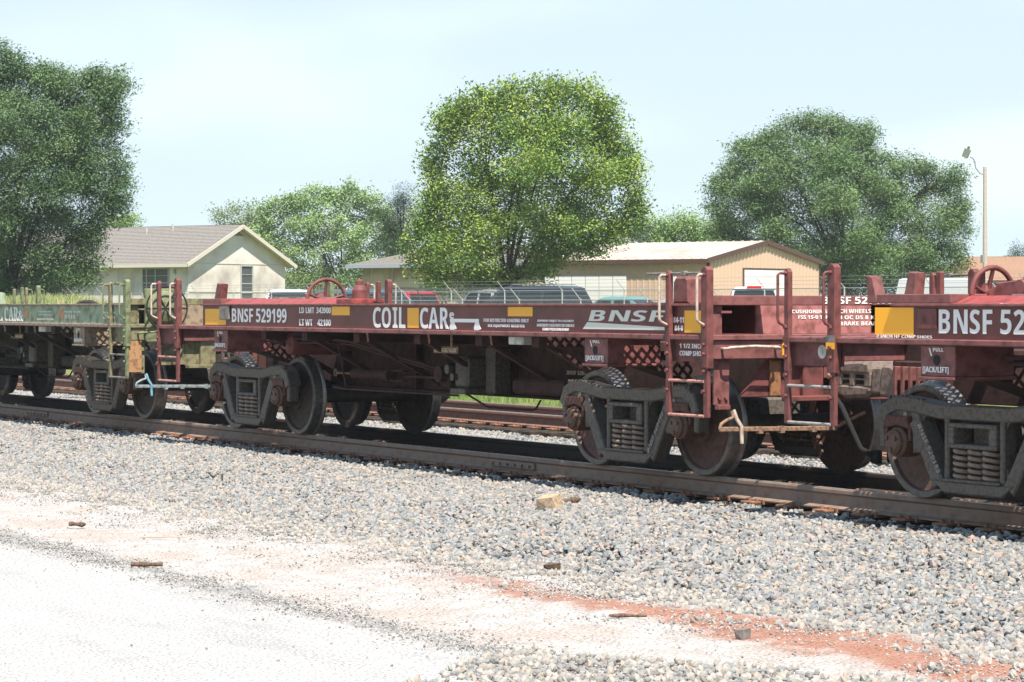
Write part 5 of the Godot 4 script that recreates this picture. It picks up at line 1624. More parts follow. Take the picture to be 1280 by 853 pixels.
func tree(called: String, label: String, base: Vector3, trunk_top: float, trunk_r: float, lobes: Array, leaf_key: String, leaf: float, density: float, tint2: Color, seed_: int, narrow := 0.42) -> void:
	# lobes: [right, up, towards camera, radius, squash] in metres from the base
	var t := node(called, self, base)
	tag(t, label, "tree", "trees beyond the tracks")
	var R := RandomNumberGenerator.new()
	R.seed = seed_
	var rt := Vector3(0.5041, 0, -0.8636)
	var bk := Vector3(0.8636, 0, 0.5041)
	var tk := MB.new()
	var crown_mid := Vector3.ZERO
	for l in lobes: crown_mid += (rt * l[0] + Vector3.UP * l[1] + bk * l[2]) / lobes.size()
	tk.tube([Vector3(0, -0.4, 0), Vector3(0, 0.2, 0), Vector3(crown_mid.x * 0.1, trunk_top * 0.5, crown_mid.z * 0.1), Vector3(crown_mid.x * 0.25, trunk_top, crown_mid.z * 0.25)], [trunk_r * 1.5, trunk_r * 1.1, trunk_r * 0.9, trunk_r * 0.75], 10)
	for li in range(0, lobes.size(), 1 + int(lobes.size() / 13.0)):
		var l: Array = lobes[li]
		var c: Vector3 = rt * l[0] + Vector3.UP * l[1] + bk * l[2]
		var s := Vector3(crown_mid.x * 0.2, trunk_top * R.randf_range(0.6, 1.0), crown_mid.z * 0.2)
		var m := s.lerp(c, 0.5) + Vector3(0, 0.12 * (c - s).length(), 0) + Vector3(R.randfn(0, 0.2), 0, R.randfn(0, 0.2))
		tk.tube([s, m, m.lerp(c, 0.8)], [trunk_r * 0.26, trunk_r * 0.12, trunk_r * 0.03], 6)
		for k in 5:
			var e: Vector3 = c + Vector3(R.randfn(0, 0.5), R.randfn(0.2, 0.4), R.randfn(0, 0.5)) * l[3]
			tk.tube([m.lerp(c, R.randf_range(0.2, 0.9)), e], [trunk_r * 0.16, trunk_r * 0.05], 5)
	part("trunk", tk, M.bark, t)
	var mesh := mesh_of([[sprig(leaf * 0.60, seed_ + 1, 24, narrow), M[leaf_key]]])
	var base_c: Color = M[leaf_key].get_meta("base")
	var spots := []
	var cols := []
	for l in lobes:
		var c: Vector3 = rt * l[0] + Vector3.UP * l[1] + bk * l[2]
		# each lobe breaks up into clumps of its own
		var nc := int(5 + l[3] * 4.0 + l[3] * l[3] * 22.0)
		for k in nc:
			var d := Vector3(R.randfn(0, 1), R.randfn(0.1, 1), R.randfn(0, 1)).normalized()
			var rad: float = l[3] * pow(R.randf(), 0.30) * R.randf_range(0.92, 1.12)
			var cc: Vector3 = c + Vector3(d.x, d.y * l[4], d.z) * rad
			var cr: float = minf(0.22, 0.08 + l[3] * 0.4) + l[3] * R.randf_range(0.08, 0.22)
			var ns := int(0.85 * density * (3.0 + cr * cr * 26.0))
			var tone := R.randf_range(0.86, 1.16)
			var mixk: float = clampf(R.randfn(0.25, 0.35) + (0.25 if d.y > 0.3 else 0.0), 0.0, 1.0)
			var shoot := (d + Vector3(0, 0.35, 0) + Vector3(R.randfn(0, 0.3), R.randfn(0, 0.3), R.randfn(0, 0.3))).normalized()
			var reach := cr * R.randf_range(1.2, 3.0)
			for j in ns:
				var u := R.randf()
				var w := cr * (0.55 - 0.38 * u)
				var o := shoot * reach * u + Vector3(R.randfn(0, 0.8), R.randfn(0, 0.6), R.randfn(0, 0.8)) * w
				var sc := R.randf_range(0.7, 1.2)
				var B := Basis.from_euler(Vector3(R.randf_range(-0.7, 0.7), R.randf() * TAU, R.randf_range(-0.7, 0.7))).scaled(Vector3.ONE * sc)
				spots.append(Transform3D(B, cc + o))
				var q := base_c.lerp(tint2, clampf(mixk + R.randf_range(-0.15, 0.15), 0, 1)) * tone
				cols.append(Color(q.r, q.g, q.b, 1))
	var mm := MultiMesh.new()
	mm.transform_format = MultiMesh.TRANSFORM_3D
	mm.use_colors = true
	mm.mesh = mesh
	mm.instance_count = spots.size()
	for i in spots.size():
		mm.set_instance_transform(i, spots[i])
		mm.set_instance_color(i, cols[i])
	var cr2 := MultiMeshInstance3D.new()
	cr2.name = "crown"
	cr2.multimesh = mm
	cr2.set_meta("kind", "stuff")
	t.add_child(cr2, true)

func build_trees() -> void:
	tree("elm_tree", "big dark green elm filling the left edge beside the white house", Vector3(-72.06, 0.06, -19.48), 2.2, 0.35, [[-0.8, 9.2, 1.1, 0.43, 0.59], [3.6, 5.8, 0.2, 0.58, 0.77], [0.6, 7.7, -1.7, 0.71, 0.77], [0.7, 7.7, 2.7, 0.66, 0.77], [0.8, 3.9, 0.1, 0.68, 0.81], [3.0, 7.2, 0.3, 0.43, 0.75], [2.9, 7.0, 0.9, 0.40, 0.64], [-2.7, 4.4, 0.4, 0.44, 0.78], [-2.8, 4.2, 1.1, 0.40, 0.79], [1.5, 5.4, 0.6, 0.38, 0.79], [3.6, 4.8, -0.1, 0.34, 0.69], [-3.6, 8.4, 0.5, 0.43, 0.63], [1.1, 9.7, -0.4, 0.61, 0.81], [3.1, 8.5, -0.7, 0.42, 0.67], [3.1, 8.6, 1.0, 0.39, 0.63], [-2.9, 7.0, 1.0, 0.71, 0.78], [-0.4, 4.2, 0.1, 0.62, 0.62], [-2.8, 10.8, 0.3, 0.36, 0.65], [1.5, 10.2, -0.1, 0.20, 0.62], [1.7, 7.5, -1.7, 0.57, 0.73], [-0.8, 2.9, 0.2, 0.72, 0.73], [2.1, 9.4, -0.0, 0.43, 0.81], [2.3, 9.6, 0.8, 0.40, 0.75], [-3.7, 9.7, -0.4, 0.29, 0.66], [-3.5, 9.1, 0.1, 0.49, 0.77], [-2.7, 8.2, 0.5, 0.47, 0.73], [-2.6, 8.1, 1.2, 0.43, 0.75], [1.9, 6.1, -1.8, 0.60, 0.61], [1.8, 6.0, 2.4, 0.56, 0.74], [0.9, 2.3, 0.4, 0.44, 0.72], [0.3, 5.1, 1.4, 0.44, 0.65], [2.1, 3.8, 0.2, 0.39, 0.64], [1.7, 2.5, 0.7, 0.53, 0.76], [-1.4, 10.0, -0.9, 0.77, 0.58], [-1.3, 10.2, 1.4, 0.72, 0.80], [-1.7, 5.7, 0.6, 0.50, 0.74], [-1.8, 5.9, 2.0, 0.47, 0.66], [2.7, 4.7, -0.3, 0.47, 0.76], [0.1, 2.3, 0.1, 0.47, 0.60], [-3.5, 3.4, 0.1, 0.43, 0.70], [-1.3, 7.9, 1.6, 0.44, 0.81], [-1.5, 7.8, 2.7, 0.41, 0.62], [3.2, 9.3, -0.7, 0.60, 0.82], [-2.6, 9.9, -1.2, 0.40, 0.71], [-2.7, 9.7, 1.5, 0.37, 0.77], [-0.1, 6.3, 0.2, 0.79, 0.72], [0.0, 9.0, -0.9, 0.69, 0.75], [0.1, 8.8, 1.6, 0.64, 0.62], [1.5, 8.7, 1.2, 0.48, 0.77], [1.4, 8.7, 1.7, 0.44, 0.64], [-1.8, 8.8, 0.7, 0.60, 0.63], [-1.8, 8.7, 2.0, 0.55, 0.69], [0.1, 10.6, -0.1, 0.20, 0.64], [-1.5, 2.2, 0.2, 0.42, 0.59], [2.4, 10.0, 0.4, 0.33, 0.77], [2.8, 2.5, 0.3, 0.20, 0.82], [-0.4, 7.5, 2.7, 0.42, 0.73], [-0.4, 7.5, 3.5, 0.39, 0.78], [-0.6, 10.9, -0.3, 0.31, 0.71], [-2.1, 10.8, 0.1, 0.54, 0.59], [-3.8, 7.2, -0.2, 0.25, 0.66], [-3.1, 5.4, -0.1, 0.42, 0.74], [-1.8, 3.0, -1.0, 0.53, 0.75], [-2.1, 3.2, 1.3, 0.49, 0.72], [3.8, 7.1, 0.1, 0.27, 0.73], [-3.7, 5.4, -0.4, 0.29, 0.77], [-1.8, 4.8, -1.8, 0.71, 0.70], [2.5, 2.9, 0.1, 0.43, 0.79], [0.6, 10.4, -0.0, 0.19, 0.73], [-3.4, 10.2, 0.4, 0.39, 0.70], [-3.7, 2.8, -0.3, 0.34, 0.80], [-2.7, 3.7, 0.8, 0.44, 0.79], [-2.6, 3.6, 1.3, 0.41, 0.82], [2.9, 3.6, 0.1, 0.24, 0.74], [2.3, 2.2, 0.2, 0.23, 0.62], [-2.5, 2.4, -0.6, 0.44, 0.72], [4.2, 6.4, -0.2, 0.22, 0.62], [3.8, 8.8, -0.1, 0.21, 0.61], [-3.8, 6.5, 0.3, 0.23, 0.76], [-1.2, 6.5, 0.3, 0.61, 0.62], [-1.2, 6.6, 2.3, 0.57, 0.80], [3.9, 7.6, -0.3, 0.20, 0.60], [-0.0, 10.0, -0.6, 0.48, 0.71], [0.9, 6.8, 0.6, 0.51, 0.69], [1.0, 6.8, 2.6, 0.47, 0.65], [2.6, 7.8, -0.7, 0.36, 0.70], [2.6, 7.7, 1.4, 0.34, 0.74], [3.9, 9.3, 0.3, 0.18, 0.75], [2.9, 4.0, -0.2, 0.24, 0.62], [-3.9, 10.6, 0.0, 0.20, 0.64], [2.8, 6.2, -0.8, 0.52, 0.71], [3.1, 6.1, 1.5, 0.48, 0.76], [-0.8, 8.5, 1.3, 0.37, 0.77], [-0.7, 8.3, 2.4, 0.35, 0.58], [-0.6, 2.1, -0.1, 0.28, 0.74], [3.9, 8.3, 0.0, 0.17, 0.77], [-3.8, 7.7, 0.3, 0.28, 0.74], [3.3, 4.4, 0.0, 0.18, 0.76], [-3.6, 6.0, 0.2, 0.42, 0.67], [-3.2, 2.0, 0.2, 0.24, 0.81], [-0.8, 5.7, 1.5, 0.39, 0.75], [-0.8, 5.5, 3.1, 0.36, 0.59], [-2.7, 9.0, -0.6, 0.41, 0.70], [-1.6, 3.8, -1.7, 0.38, 0.63], [1.1, 4.8, 0.0, 0.41, 0.65], [-2.6, 6.0, 1.2, 0.42, 0.62], [-2.5, 5.9, 1.6, 0.39, 0.78], [-1.5, 11.1, -0.0, 0.24, 0.74], [-2.0, 6.4, -1.7, 0.42, 0.74], [-2.2, 6.5, 2.2, 0.40, 0.74], [3.8, 9.7, 0.2, 0.32, 0.70], [3.6, 10.1, 0.1, 0.19, 0.76], [-3.6, 4.2, -0.2, 0.43, 0.79], [1.9, 10.0, 0.1, 0.27, 0.67], [-3.8, 4.7, 0.3, 0.23, 0.59], [2.4, 8.6, -0.0, 0.50, 0.63], [2.6, 8.4, 1.3, 0.47, 0.70], [3.9, 5.1, -0.2, 0.23, 0.62], [2.9, 10.0, 0.1, 0.17, 0.80], [0.8, 5.8, 2.4, 0.47, 0.66], [-1.2, 11.0, 0.2, 0.23, 0.68], [4.1, 6.8, -0.1, 0.20, 0.64], [-2.0, 7.5, -0.3, 0.48, 0.69], [2.0, 4.6, 0.2, 0.38, 0.66], [2.0, 4.8, 1.0, 0.36, 0.70], [-2.7, 1.9, 0.2, 0.19, 0.77], [-3.4, 10.7, 0.3, 0.30, 0.80], [-3.6, 2.0, -0.2, 0.24, 0.65], [0.1, 3.4, -0.7, 0.43, 0.68], [0.0, 3.3, 1.5, 0.40, 0.60], [3.3, 9.9, 0.1, 0.17, 0.72], [-3.9, 6.8, -0.3, 0.18, 0.67], [-0.2, 8.2, -1.4, 0.41, 0.59], [-0.3, 8.0, 2.5, 0.39, 0.59], [-2.4, 5.4, 0.7, 0.37, 0.72], [-2.2, 5.4, 1.5, 0.35, 0.76], [-3.9, 3.8, -0.0, 0.18, 0.70], [1.5, 3.2, 0.5, 0.39, 0.72], [1.7, 3.4, 1.2, 0.36, 0.64], [3.3, 7.9, 0.3, 0.46, 0.66], [0.3, 4.5, 1.7, 0.37, 0.63], [0.3, 4.6, 2.7, 0.34, 0.72], [2.3, 6.9, 1.2, 0.46, 0.69], [2.2, 7.1, 1.8, 0.43, 0.64], [4.1, 5.4, 0.0, 0.20, 0.75], [1.3, 2.0, -0.0, 0.19, 0.67], [-1.0, 4.8, -1.2, 0.39, 0.71], [-1.2, 5.0, 2.8, 0.36, 0.77], [-1.0, 1.9, -0.1, 0.17, 0.68], [-1.5, 11.3, -0.3, 0.13, 0.80], [-1.3, 11.5, 0.3, 0.10, 0.80], [-0.6, 11.4, -0.2, 0.12, 0.80], [0.0, 11.1, 0.3, 0.14, 0.80], [0.4, 10.7, 0.1, 0.13, 0.80], [1.0, 10.5, -0.1, 0.14, 0.80], [1.6, 10.5, -0.2, 0.19, 0.80], [1.9, 10.3, 0.4, 0.11, 0.80], [3.1, 10.3, -0.1, 0.18, 0.80], [3.7, 10.5, 0.1, 0.14, 0.80], [4.2, 10.1, -0.2, 0.17, 0.80], [4.4, 10.0, -0.2, 0.21, 0.80], [4.2, 9.6, 0.4, 0.14, 0.80], [3.9, 8.8, 0.3, 0.24, 0.80], [4.2, 8.2, -0.0, 0.25, 0.80], [4.1, 7.2, 0.4, 0.10, 0.80], [4.4, 6.2, -0.1, 0.24, 0.80], [4.2, 5.9, 0.4, 0.19, 0.80], [4.3, 5.5, -0.2, 0.23, 0.80], [3.3, 4.3, 0.3, 0.18, 0.80], [3.2, 3.8, -0.3, 0.22, 0.80], [3.1, 3.2, 0.2, 0.24, 0.80], [3.0, 2.7, -0.1, 0.19, 0.80], [3.0, 2.3, 0.1, 0.12, 0.80]], "leaf_elm", 0.105, 1.65, Color(0.190, 0.260, 0.135), 41, 0.34)
	tree("maple_tree", "big bright yellow green maple standing in the centre", Vector3(-63.18, 0.41, -36.66), 2.2, 0.28, [[-1.0, 7.9, 0.4, 0.76, 0.59], [-1.7, 4.5, 0.3, 0.66, 0.60], [2.7, 7.0, 1.4, 0.46, 0.81], [4.0, 4.9, -0.5, 0.76, 0.74], [-0.1, 5.3, 0.3, 0.81, 0.72], [1.6, 4.1, 0.7, 0.40, 0.69], [1.5, 4.3, 1.2, 0.37, 0.81], [4.8, 4.5, 0.2, 0.22, 0.71], [2.2, 5.2, 0.5, 0.73, 0.81], [4.6, 6.0, 0.0, 0.51, 0.78], [1.0, 8.9, 0.4, 0.40, 0.81], [2.9, 4.2, 0.8, 0.66, 0.79], [2.7, 4.4, 1.1, 0.61, 0.69], [4.3, 7.6, 0.2, 0.22, 0.67], [-1.9, 2.4, 0.0, 0.55, 0.80], [-2.9, 3.6, 0.1, 0.51, 0.69], [-2.3, 5.9, 0.0, 0.31, 0.69], [0.7, 3.4, -1.2, 0.80, 0.62], [-2.6, 6.5, -0.2, 0.22, 0.59], [0.5, 6.3, -0.1, 0.52, 0.69], [0.7, 6.5, 2.2, 0.48, 0.67], [0.8, 8.0, -1.1, 0.58, 0.72], [0.9, 7.8, 1.5, 0.54, 0.62], [3.5, 6.0, 1.2, 0.60, 0.74], [3.6, 6.1, 1.8, 0.55, 0.68], [-0.8, 2.0, 0.2, 0.20, 0.62], [-1.4, 8.7, 0.1, 0.22, 0.67], [3.2, 9.1, 0.4, 0.28, 0.74], [-2.5, 5.3, 0.2, 0.18, 0.74], [-0.8, 3.3, -1.3, 0.49, 0.59], [-0.7, 3.2, 1.7, 0.46, 0.77], [5.2, 5.4, 0.2, 0.17, 0.68], [-2.4, 1.9, -0.1, 0.21, 0.59], [-2.8, 4.4, 0.3, 0.29, 0.73], [0.1, 7.3, -1.1, 0.44, 0.65], [0.3, 2.2, 0.1, 0.27, 0.71], [3.6, 8.3, -0.2, 0.42, 0.67], [2.5, 7.9, -1.1, 0.48, 0.80], [2.7, 8.0, 1.7, 0.45, 0.73], [-1.5, 6.2, -0.7, 0.39, 0.73], [2.0, 9.5, 0.2, 0.19, 0.75], [2.3, 3.5, -0.2, 0.40, 0.73], [1.8, 7.3, -0.5, 0.50, 0.64], [1.9, 7.1, 1.9, 0.46, 0.69], [-2.0, 7.2, -0.2, 0.40, 0.60], [1.4, 6.0, -2.7, 0.54, 0.71], [1.2, 6.3, 3.5, 0.50, 0.67], [5.2, 4.8, 0.1, 0.18, 0.78], [0.4, 8.9, -0.1, 0.34, 0.71], [3.6, 7.3, -0.7, 0.57, 0.70], [1.2, 2.4, 0.1, 0.26, 0.77], [3.7, 3.7, -0.2, 0.19, 0.71], [-0.8, 6.4, 0.1, 0.45, 0.70], [-2.8, 4.8, 0.2, 0.19, 0.61], [4.6, 6.9, -0.3, 0.45, 0.70], [2.4, 9.0, 0.6, 0.50, 0.76], [-0.4, 2.2, -0.0, 0.33, 0.72], [0.9, 4.7, -0.3, 0.53, 0.73], [0.8, 4.5, 1.8, 0.49, 0.78], [1.7, 9.3, 0.1, 0.28, 0.76], [-2.8, 2.3, 0.2, 0.35, 0.67], [5.0, 6.5, 0.2, 0.19, 0.72], [-0.7, 8.8, 0.2, 0.27, 0.82], [2.9, 3.4, 0.2, 0.21, 0.75], [-1.9, 8.4, -0.3, 0.24, 0.63], [-1.5, 5.5, 0.4, 0.37, 0.79], [-1.3, 5.2, 1.0, 0.35, 0.64], [-0.7, 4.2, 0.2, 0.44, 0.60], [-0.6, 3.9, 1.8, 0.41, 0.62], [-3.0, 2.9, 0.4, 0.32, 0.65], [-1.3, 1.9, -0.1, 0.20, 0.61], [4.2, 4.0, -0.2, 0.18, 0.60], [-1.9, 3.5, -0.5, 0.56, 0.59], [-2.0, 3.2, 1.4, 0.52, 0.72], [1.6, 2.9, -0.1, 0.35, 0.60], [-2.0, 7.8, 0.2, 0.24, 0.70], [-0.2, 9.0, 0.2, 0.17, 0.76], [3.8, 8.8, 0.2, 0.23, 0.61], [2.3, 6.3, -1.1, 0.44, 0.71], [-0.1, 8.3, 0.2, 0.38, 0.71], [1.8, 8.2, 1.2, 0.42, 0.76], [4.0, 7.9, -0.0, 0.17, 0.71], [0.8, 2.2, -0.3, 0.25, 0.60], [2.1, 9.7, 0.4, 0.22, 0.80], [2.8, 9.7, 0.3, 0.19, 0.80], [3.4, 9.5, 0.0, 0.22, 0.80], [4.1, 9.0, 0.1, 0.16, 0.80], [4.0, 8.5, 0.3, 0.11, 0.80], [4.0, 8.2, -0.1, 0.20, 0.80], [4.5, 7.9, 0.1, 0.10, 0.80], [4.8, 7.4, -0.1, 0.20, 0.80], [5.1, 6.7, -0.3, 0.11, 0.80], [5.0, 6.1, 0.3, 0.18, 0.80], [5.3, 5.3, -0.1, 0.16, 0.80], [5.3, 4.8, -0.2, 0.15, 0.80], [5.1, 4.6, -0.3, 0.19, 0.80], [4.5, 4.2, 0.0, 0.19, 0.80], [4.3, 4.0, -0.1, 0.15, 0.80], [4.0, 3.6, 0.2, 0.18, 0.80], [3.3, 3.6, 0.2, 0.14, 0.80], [3.3, 3.3, -0.1, 0.16, 0.80], [2.6, 3.2, 0.3, 0.18, 0.80], [2.0, 2.8, -0.2, 0.22, 0.80], [1.6, 2.6, 0.3, 0.15, 0.80], [-3.5, 2.8, -0.2, 0.16, 0.80], [-3.3, 3.6, -0.1, 0.15, 0.80], [-3.2, 4.1, 0.1, 0.20, 0.80], [-3.1, 4.3, -0.2, 0.14, 0.80], [-2.9, 5.0, 0.3, 0.20, 0.80], [-2.7, 5.3, 0.2, 0.19, 0.80], [-2.5, 5.8, 0.2, 0.11, 0.80], [-3.0, 6.2, 0.0, 0.25, 0.80], [-2.9, 6.7, -0.1, 0.10, 0.80], [-2.3, 7.3, -0.0, 0.18, 0.80], [-2.4, 8.3, -0.3, 0.23, 0.80], [-2.2, 8.5, 0.3, 0.16, 0.80], [-2.0, 8.8, -0.0, 0.25, 0.80], [-1.5, 8.8, -0.3, 0.22, 0.80], [-1.4, 9.1, 0.3, 0.10, 0.80], [-0.8, 9.3, -0.0, 0.13, 0.80], [-0.4, 9.2, -0.1, 0.21, 0.80], [0.2, 9.5, 0.1, 0.15, 0.80], [0.5, 9.4, -0.1, 0.11, 0.80], [1.3, 9.6, 0.3, 0.15, 0.80]], "leaf_maple", 0.115, 1.10, Color(0.330, 0.390, 0.100), 42, 0.55)
	tree("elm_tree", "wide dark green elm rising behind the tan shed", Vector3(-80.24, 0.64, -66.96), 2.5, 0.40, [[-5.0, 6.1, 0.3, 1.05, 0.68], [-4.9, 6.4, 1.3, 0.97, 0.64], [3.3, 6.2, -1.0, 0.92, 0.78], [-2.1, 2.6, -0.7, 0.95, 0.69], [4.0, 2.9, 0.6, 0.82, 0.63], [3.7, 3.1, 1.3, 0.77, 0.74], [0.5, 6.8, -0.5, 0.58, 0.60], [0.7, 6.8, 1.6, 0.54, 0.63], [4.5, 5.5, 0.2, 0.62, 0.62], [1.1, 3.2, 1.0, 1.22, 0.59], [0.9, 2.9, 1.8, 1.13, 0.67], [-2.6, 5.5, -1.7, 1.07, 0.73], [0.9, 1.5, -0.4, 0.27, 0.65], [5.3, 3.8, -0.2, 0.26, 0.67], [5.5, 4.8, -0.3, 0.31, 0.78], [-1.9, 3.8, 1.2, 0.61, 0.79], [-1.7, 3.5, 2.2, 0.57, 0.73], [-2.7, 7.1, 1.3, 0.68, 0.69], [2.2, 1.6, 0.3, 0.30, 0.76], [-4.5, 8.3, 0.5, 0.69, 0.78], [-1.0, 9.7, 0.1, 0.42, 0.74], [0.1, 4.7, 1.2, 0.93, 0.74], [-0.2, 4.5, 3.1, 0.86, 0.75], [0.5, 7.9, -0.0, 0.64, 0.71], [-5.3, 4.6, 0.6, 0.69, 0.80], [-3.4, 3.9, -0.6, 0.75, 0.81], [-3.6, 3.8, 1.4, 0.69, 0.81], [-3.5, 9.0, 0.7, 0.52, 0.68], [3.8, 7.5, -0.1, 0.27, 0.76], [-1.0, 6.0, -2.5, 1.03, 0.59], [-1.3, 5.9, 3.6, 0.96, 0.60], [-2.3, 9.5, -0.1, 0.53, 0.71], [1.2, 8.4, 0.3, 0.27, 0.79], [-5.4, 7.5, 0.0, 0.55, 0.63], [4.3, 4.2, 0.6, 0.99, 0.60], [1.6, 6.1, 0.0, 0.99, 0.81], [1.7, 6.0, 1.6, 0.92, 0.78], [-1.4, 8.0, 0.7, 1.25, 0.65], [-1.2, 7.8, 1.7, 1.17, 0.77], [-0.8, 2.7, 0.9, 0.72, 0.75], [4.3, 6.8, -0.1, 0.45, 0.60], [-1.0, 1.6, 0.4, 0.34, 0.79], [2.7, 4.2, -1.6, 1.13, 0.78], [0.1, 8.8, 0.4, 0.55, 0.78], [-3.3, 2.7, 0.5, 0.54, 0.73], [-6.2, 4.4, 0.4, 0.35, 0.65], [-4.5, 3.3, 0.0, 0.29, 0.74], [1.6, 7.4, 0.1, 0.71, 0.82], [2.7, 2.1, -0.5, 0.70, 0.62], [-6.5, 5.9, 0.1, 0.27, 0.69], [0.4, 1.7, -0.4, 0.38, 0.72], [-1.9, 1.5, -0.1, 0.26, 0.63], [5.2, 3.2, 0.4, 0.40, 0.71], [5.5, 5.7, 0.1, 0.24, 0.71], [-6.4, 6.6, 0.4, 0.26, 0.78], [1.5, 1.5, 0.1, 0.25, 0.77], [4.8, 2.2, -0.4, 0.36, 0.80], [-0.3, 1.7, 0.5, 0.39, 0.65], [-6.0, 5.2, 0.4, 0.31, 0.80], [-3.5, 7.9, 0.4, 0.62, 0.79], [-3.6, 8.0, 1.4, 0.58, 0.75], [-1.9, 10.0, 0.0, 0.23, 0.76], [-5.1, 3.7, -0.4, 0.26, 0.74], [2.6, 7.7, 0.1, 0.24, 0.78], [3.5, 1.4, 0.3, 0.23, 0.73], [5.3, 6.6, -0.3, 0.35, 0.78], [-6.3, 7.1, -0.1, 0.26, 0.80], [-4.0, 3.1, -0.3, 0.43, 0.69], [-4.1, 9.1, 0.4, 0.27, 0.71], [-0.4, 9.3, 0.1, 0.30, 0.79], [5.2, 2.5, 0.4, 0.35, 0.61], [-4.0, 5.0, -0.5, 0.58, 0.59], [-4.1, 4.8, 1.6, 0.54, 0.61], [5.6, 5.3, 0.2, 0.27, 0.58], [-2.9, 2.0, -0.3, 0.30, 0.80], [3.1, 7.6, 0.1, 0.35, 0.73], [-3.9, 6.8, -1.2, 0.68, 0.71], [-4.1, 7.1, 2.2, 0.63, 0.60], [4.2, 1.9, 0.2, 0.36, 0.77], [5.4, 7.2, -0.1, 0.23, 0.74], [4.8, 7.2, -0.1, 0.22, 0.80], [0.9, 9.1, -0.0, 0.25, 0.67], [-2.6, 1.6, -0.1, 0.26, 0.65], [0.5, 9.3, -0.1, 0.23, 0.79], [-5.2, 8.3, 0.2, 0.29, 0.66], [-5.8, 4.1, 0.1, 0.26, 0.79], [-0.8, 3.8, 1.3, 0.61, 0.59], [-6.8, 7.1, 0.2, 0.16, 0.80], [-5.9, 7.9, -0.2, 0.32, 0.80], [-5.6, 8.7, -0.4, 0.32, 0.80], [-4.8, 8.9, -0.3, 0.30, 0.80], [-4.2, 9.3, 0.4, 0.26, 0.80], [-3.5, 9.7, 0.1, 0.26, 0.80], [-2.5, 10.2, 0.2, 0.22, 0.80], [-2.0, 10.3, 0.1, 0.26, 0.80], [-1.1, 10.1, -0.1, 0.22, 0.80], [-0.4, 9.9, -0.1, 0.32, 0.80], [-0.2, 9.8, -0.1, 0.22, 0.80], [0.4, 9.4, 0.1, 0.28, 0.80], [0.9, 9.7, -0.2, 0.30, 0.80], [1.2, 9.4, 0.4, 0.14, 0.80], [2.1, 8.3, -0.4, 0.15, 0.80], [3.3, 8.0, -0.2, 0.18, 0.80], [3.9, 7.8, 0.2, 0.14, 0.80], [4.0, 7.6, -0.2, 0.31, 0.80], [5.5, 7.6, 0.4, 0.15, 0.80], [5.7, 7.1, -0.1, 0.26, 0.80], [6.0, 6.1, -0.2, 0.18, 0.80], [5.6, 5.5, 0.3, 0.28, 0.80], [6.1, 4.6, 0.1, 0.16, 0.80], [5.9, 3.3, -0.4, 0.14, 0.80], [5.7, 2.9, -0.1, 0.21, 0.80], [5.5, 1.8, 0.2, 0.24, 0.80], [-3.0, 1.8, 0.5, 0.29, 0.80], [-3.2, 2.2, -0.1, 0.28, 0.80], [-3.9, 2.1, -0.2, 0.29, 0.80], [-4.7, 2.8, 0.1, 0.23, 0.80], [-4.9, 3.1, 0.0, 0.16, 0.80], [-5.0, 3.8, -0.4, 0.25, 0.80], [-5.7, 3.8, 0.1, 0.19, 0.80], [-6.2, 3.9, 0.2, 0.12, 0.80], [-6.3, 4.3, 0.0, 0.16, 0.80], [-6.8, 4.5, 0.2, 0.25, 0.80], [-6.4, 5.0, -0.4, 0.31, 0.80], [-6.8, 5.8, -0.1, 0.14, 0.80], [-6.8, 6.6, -0.0, 0.18, 0.80]], "leaf_elm_right", 0.120, 1.40, Color(0.210, 0.285, 0.140), 43, 0.36)
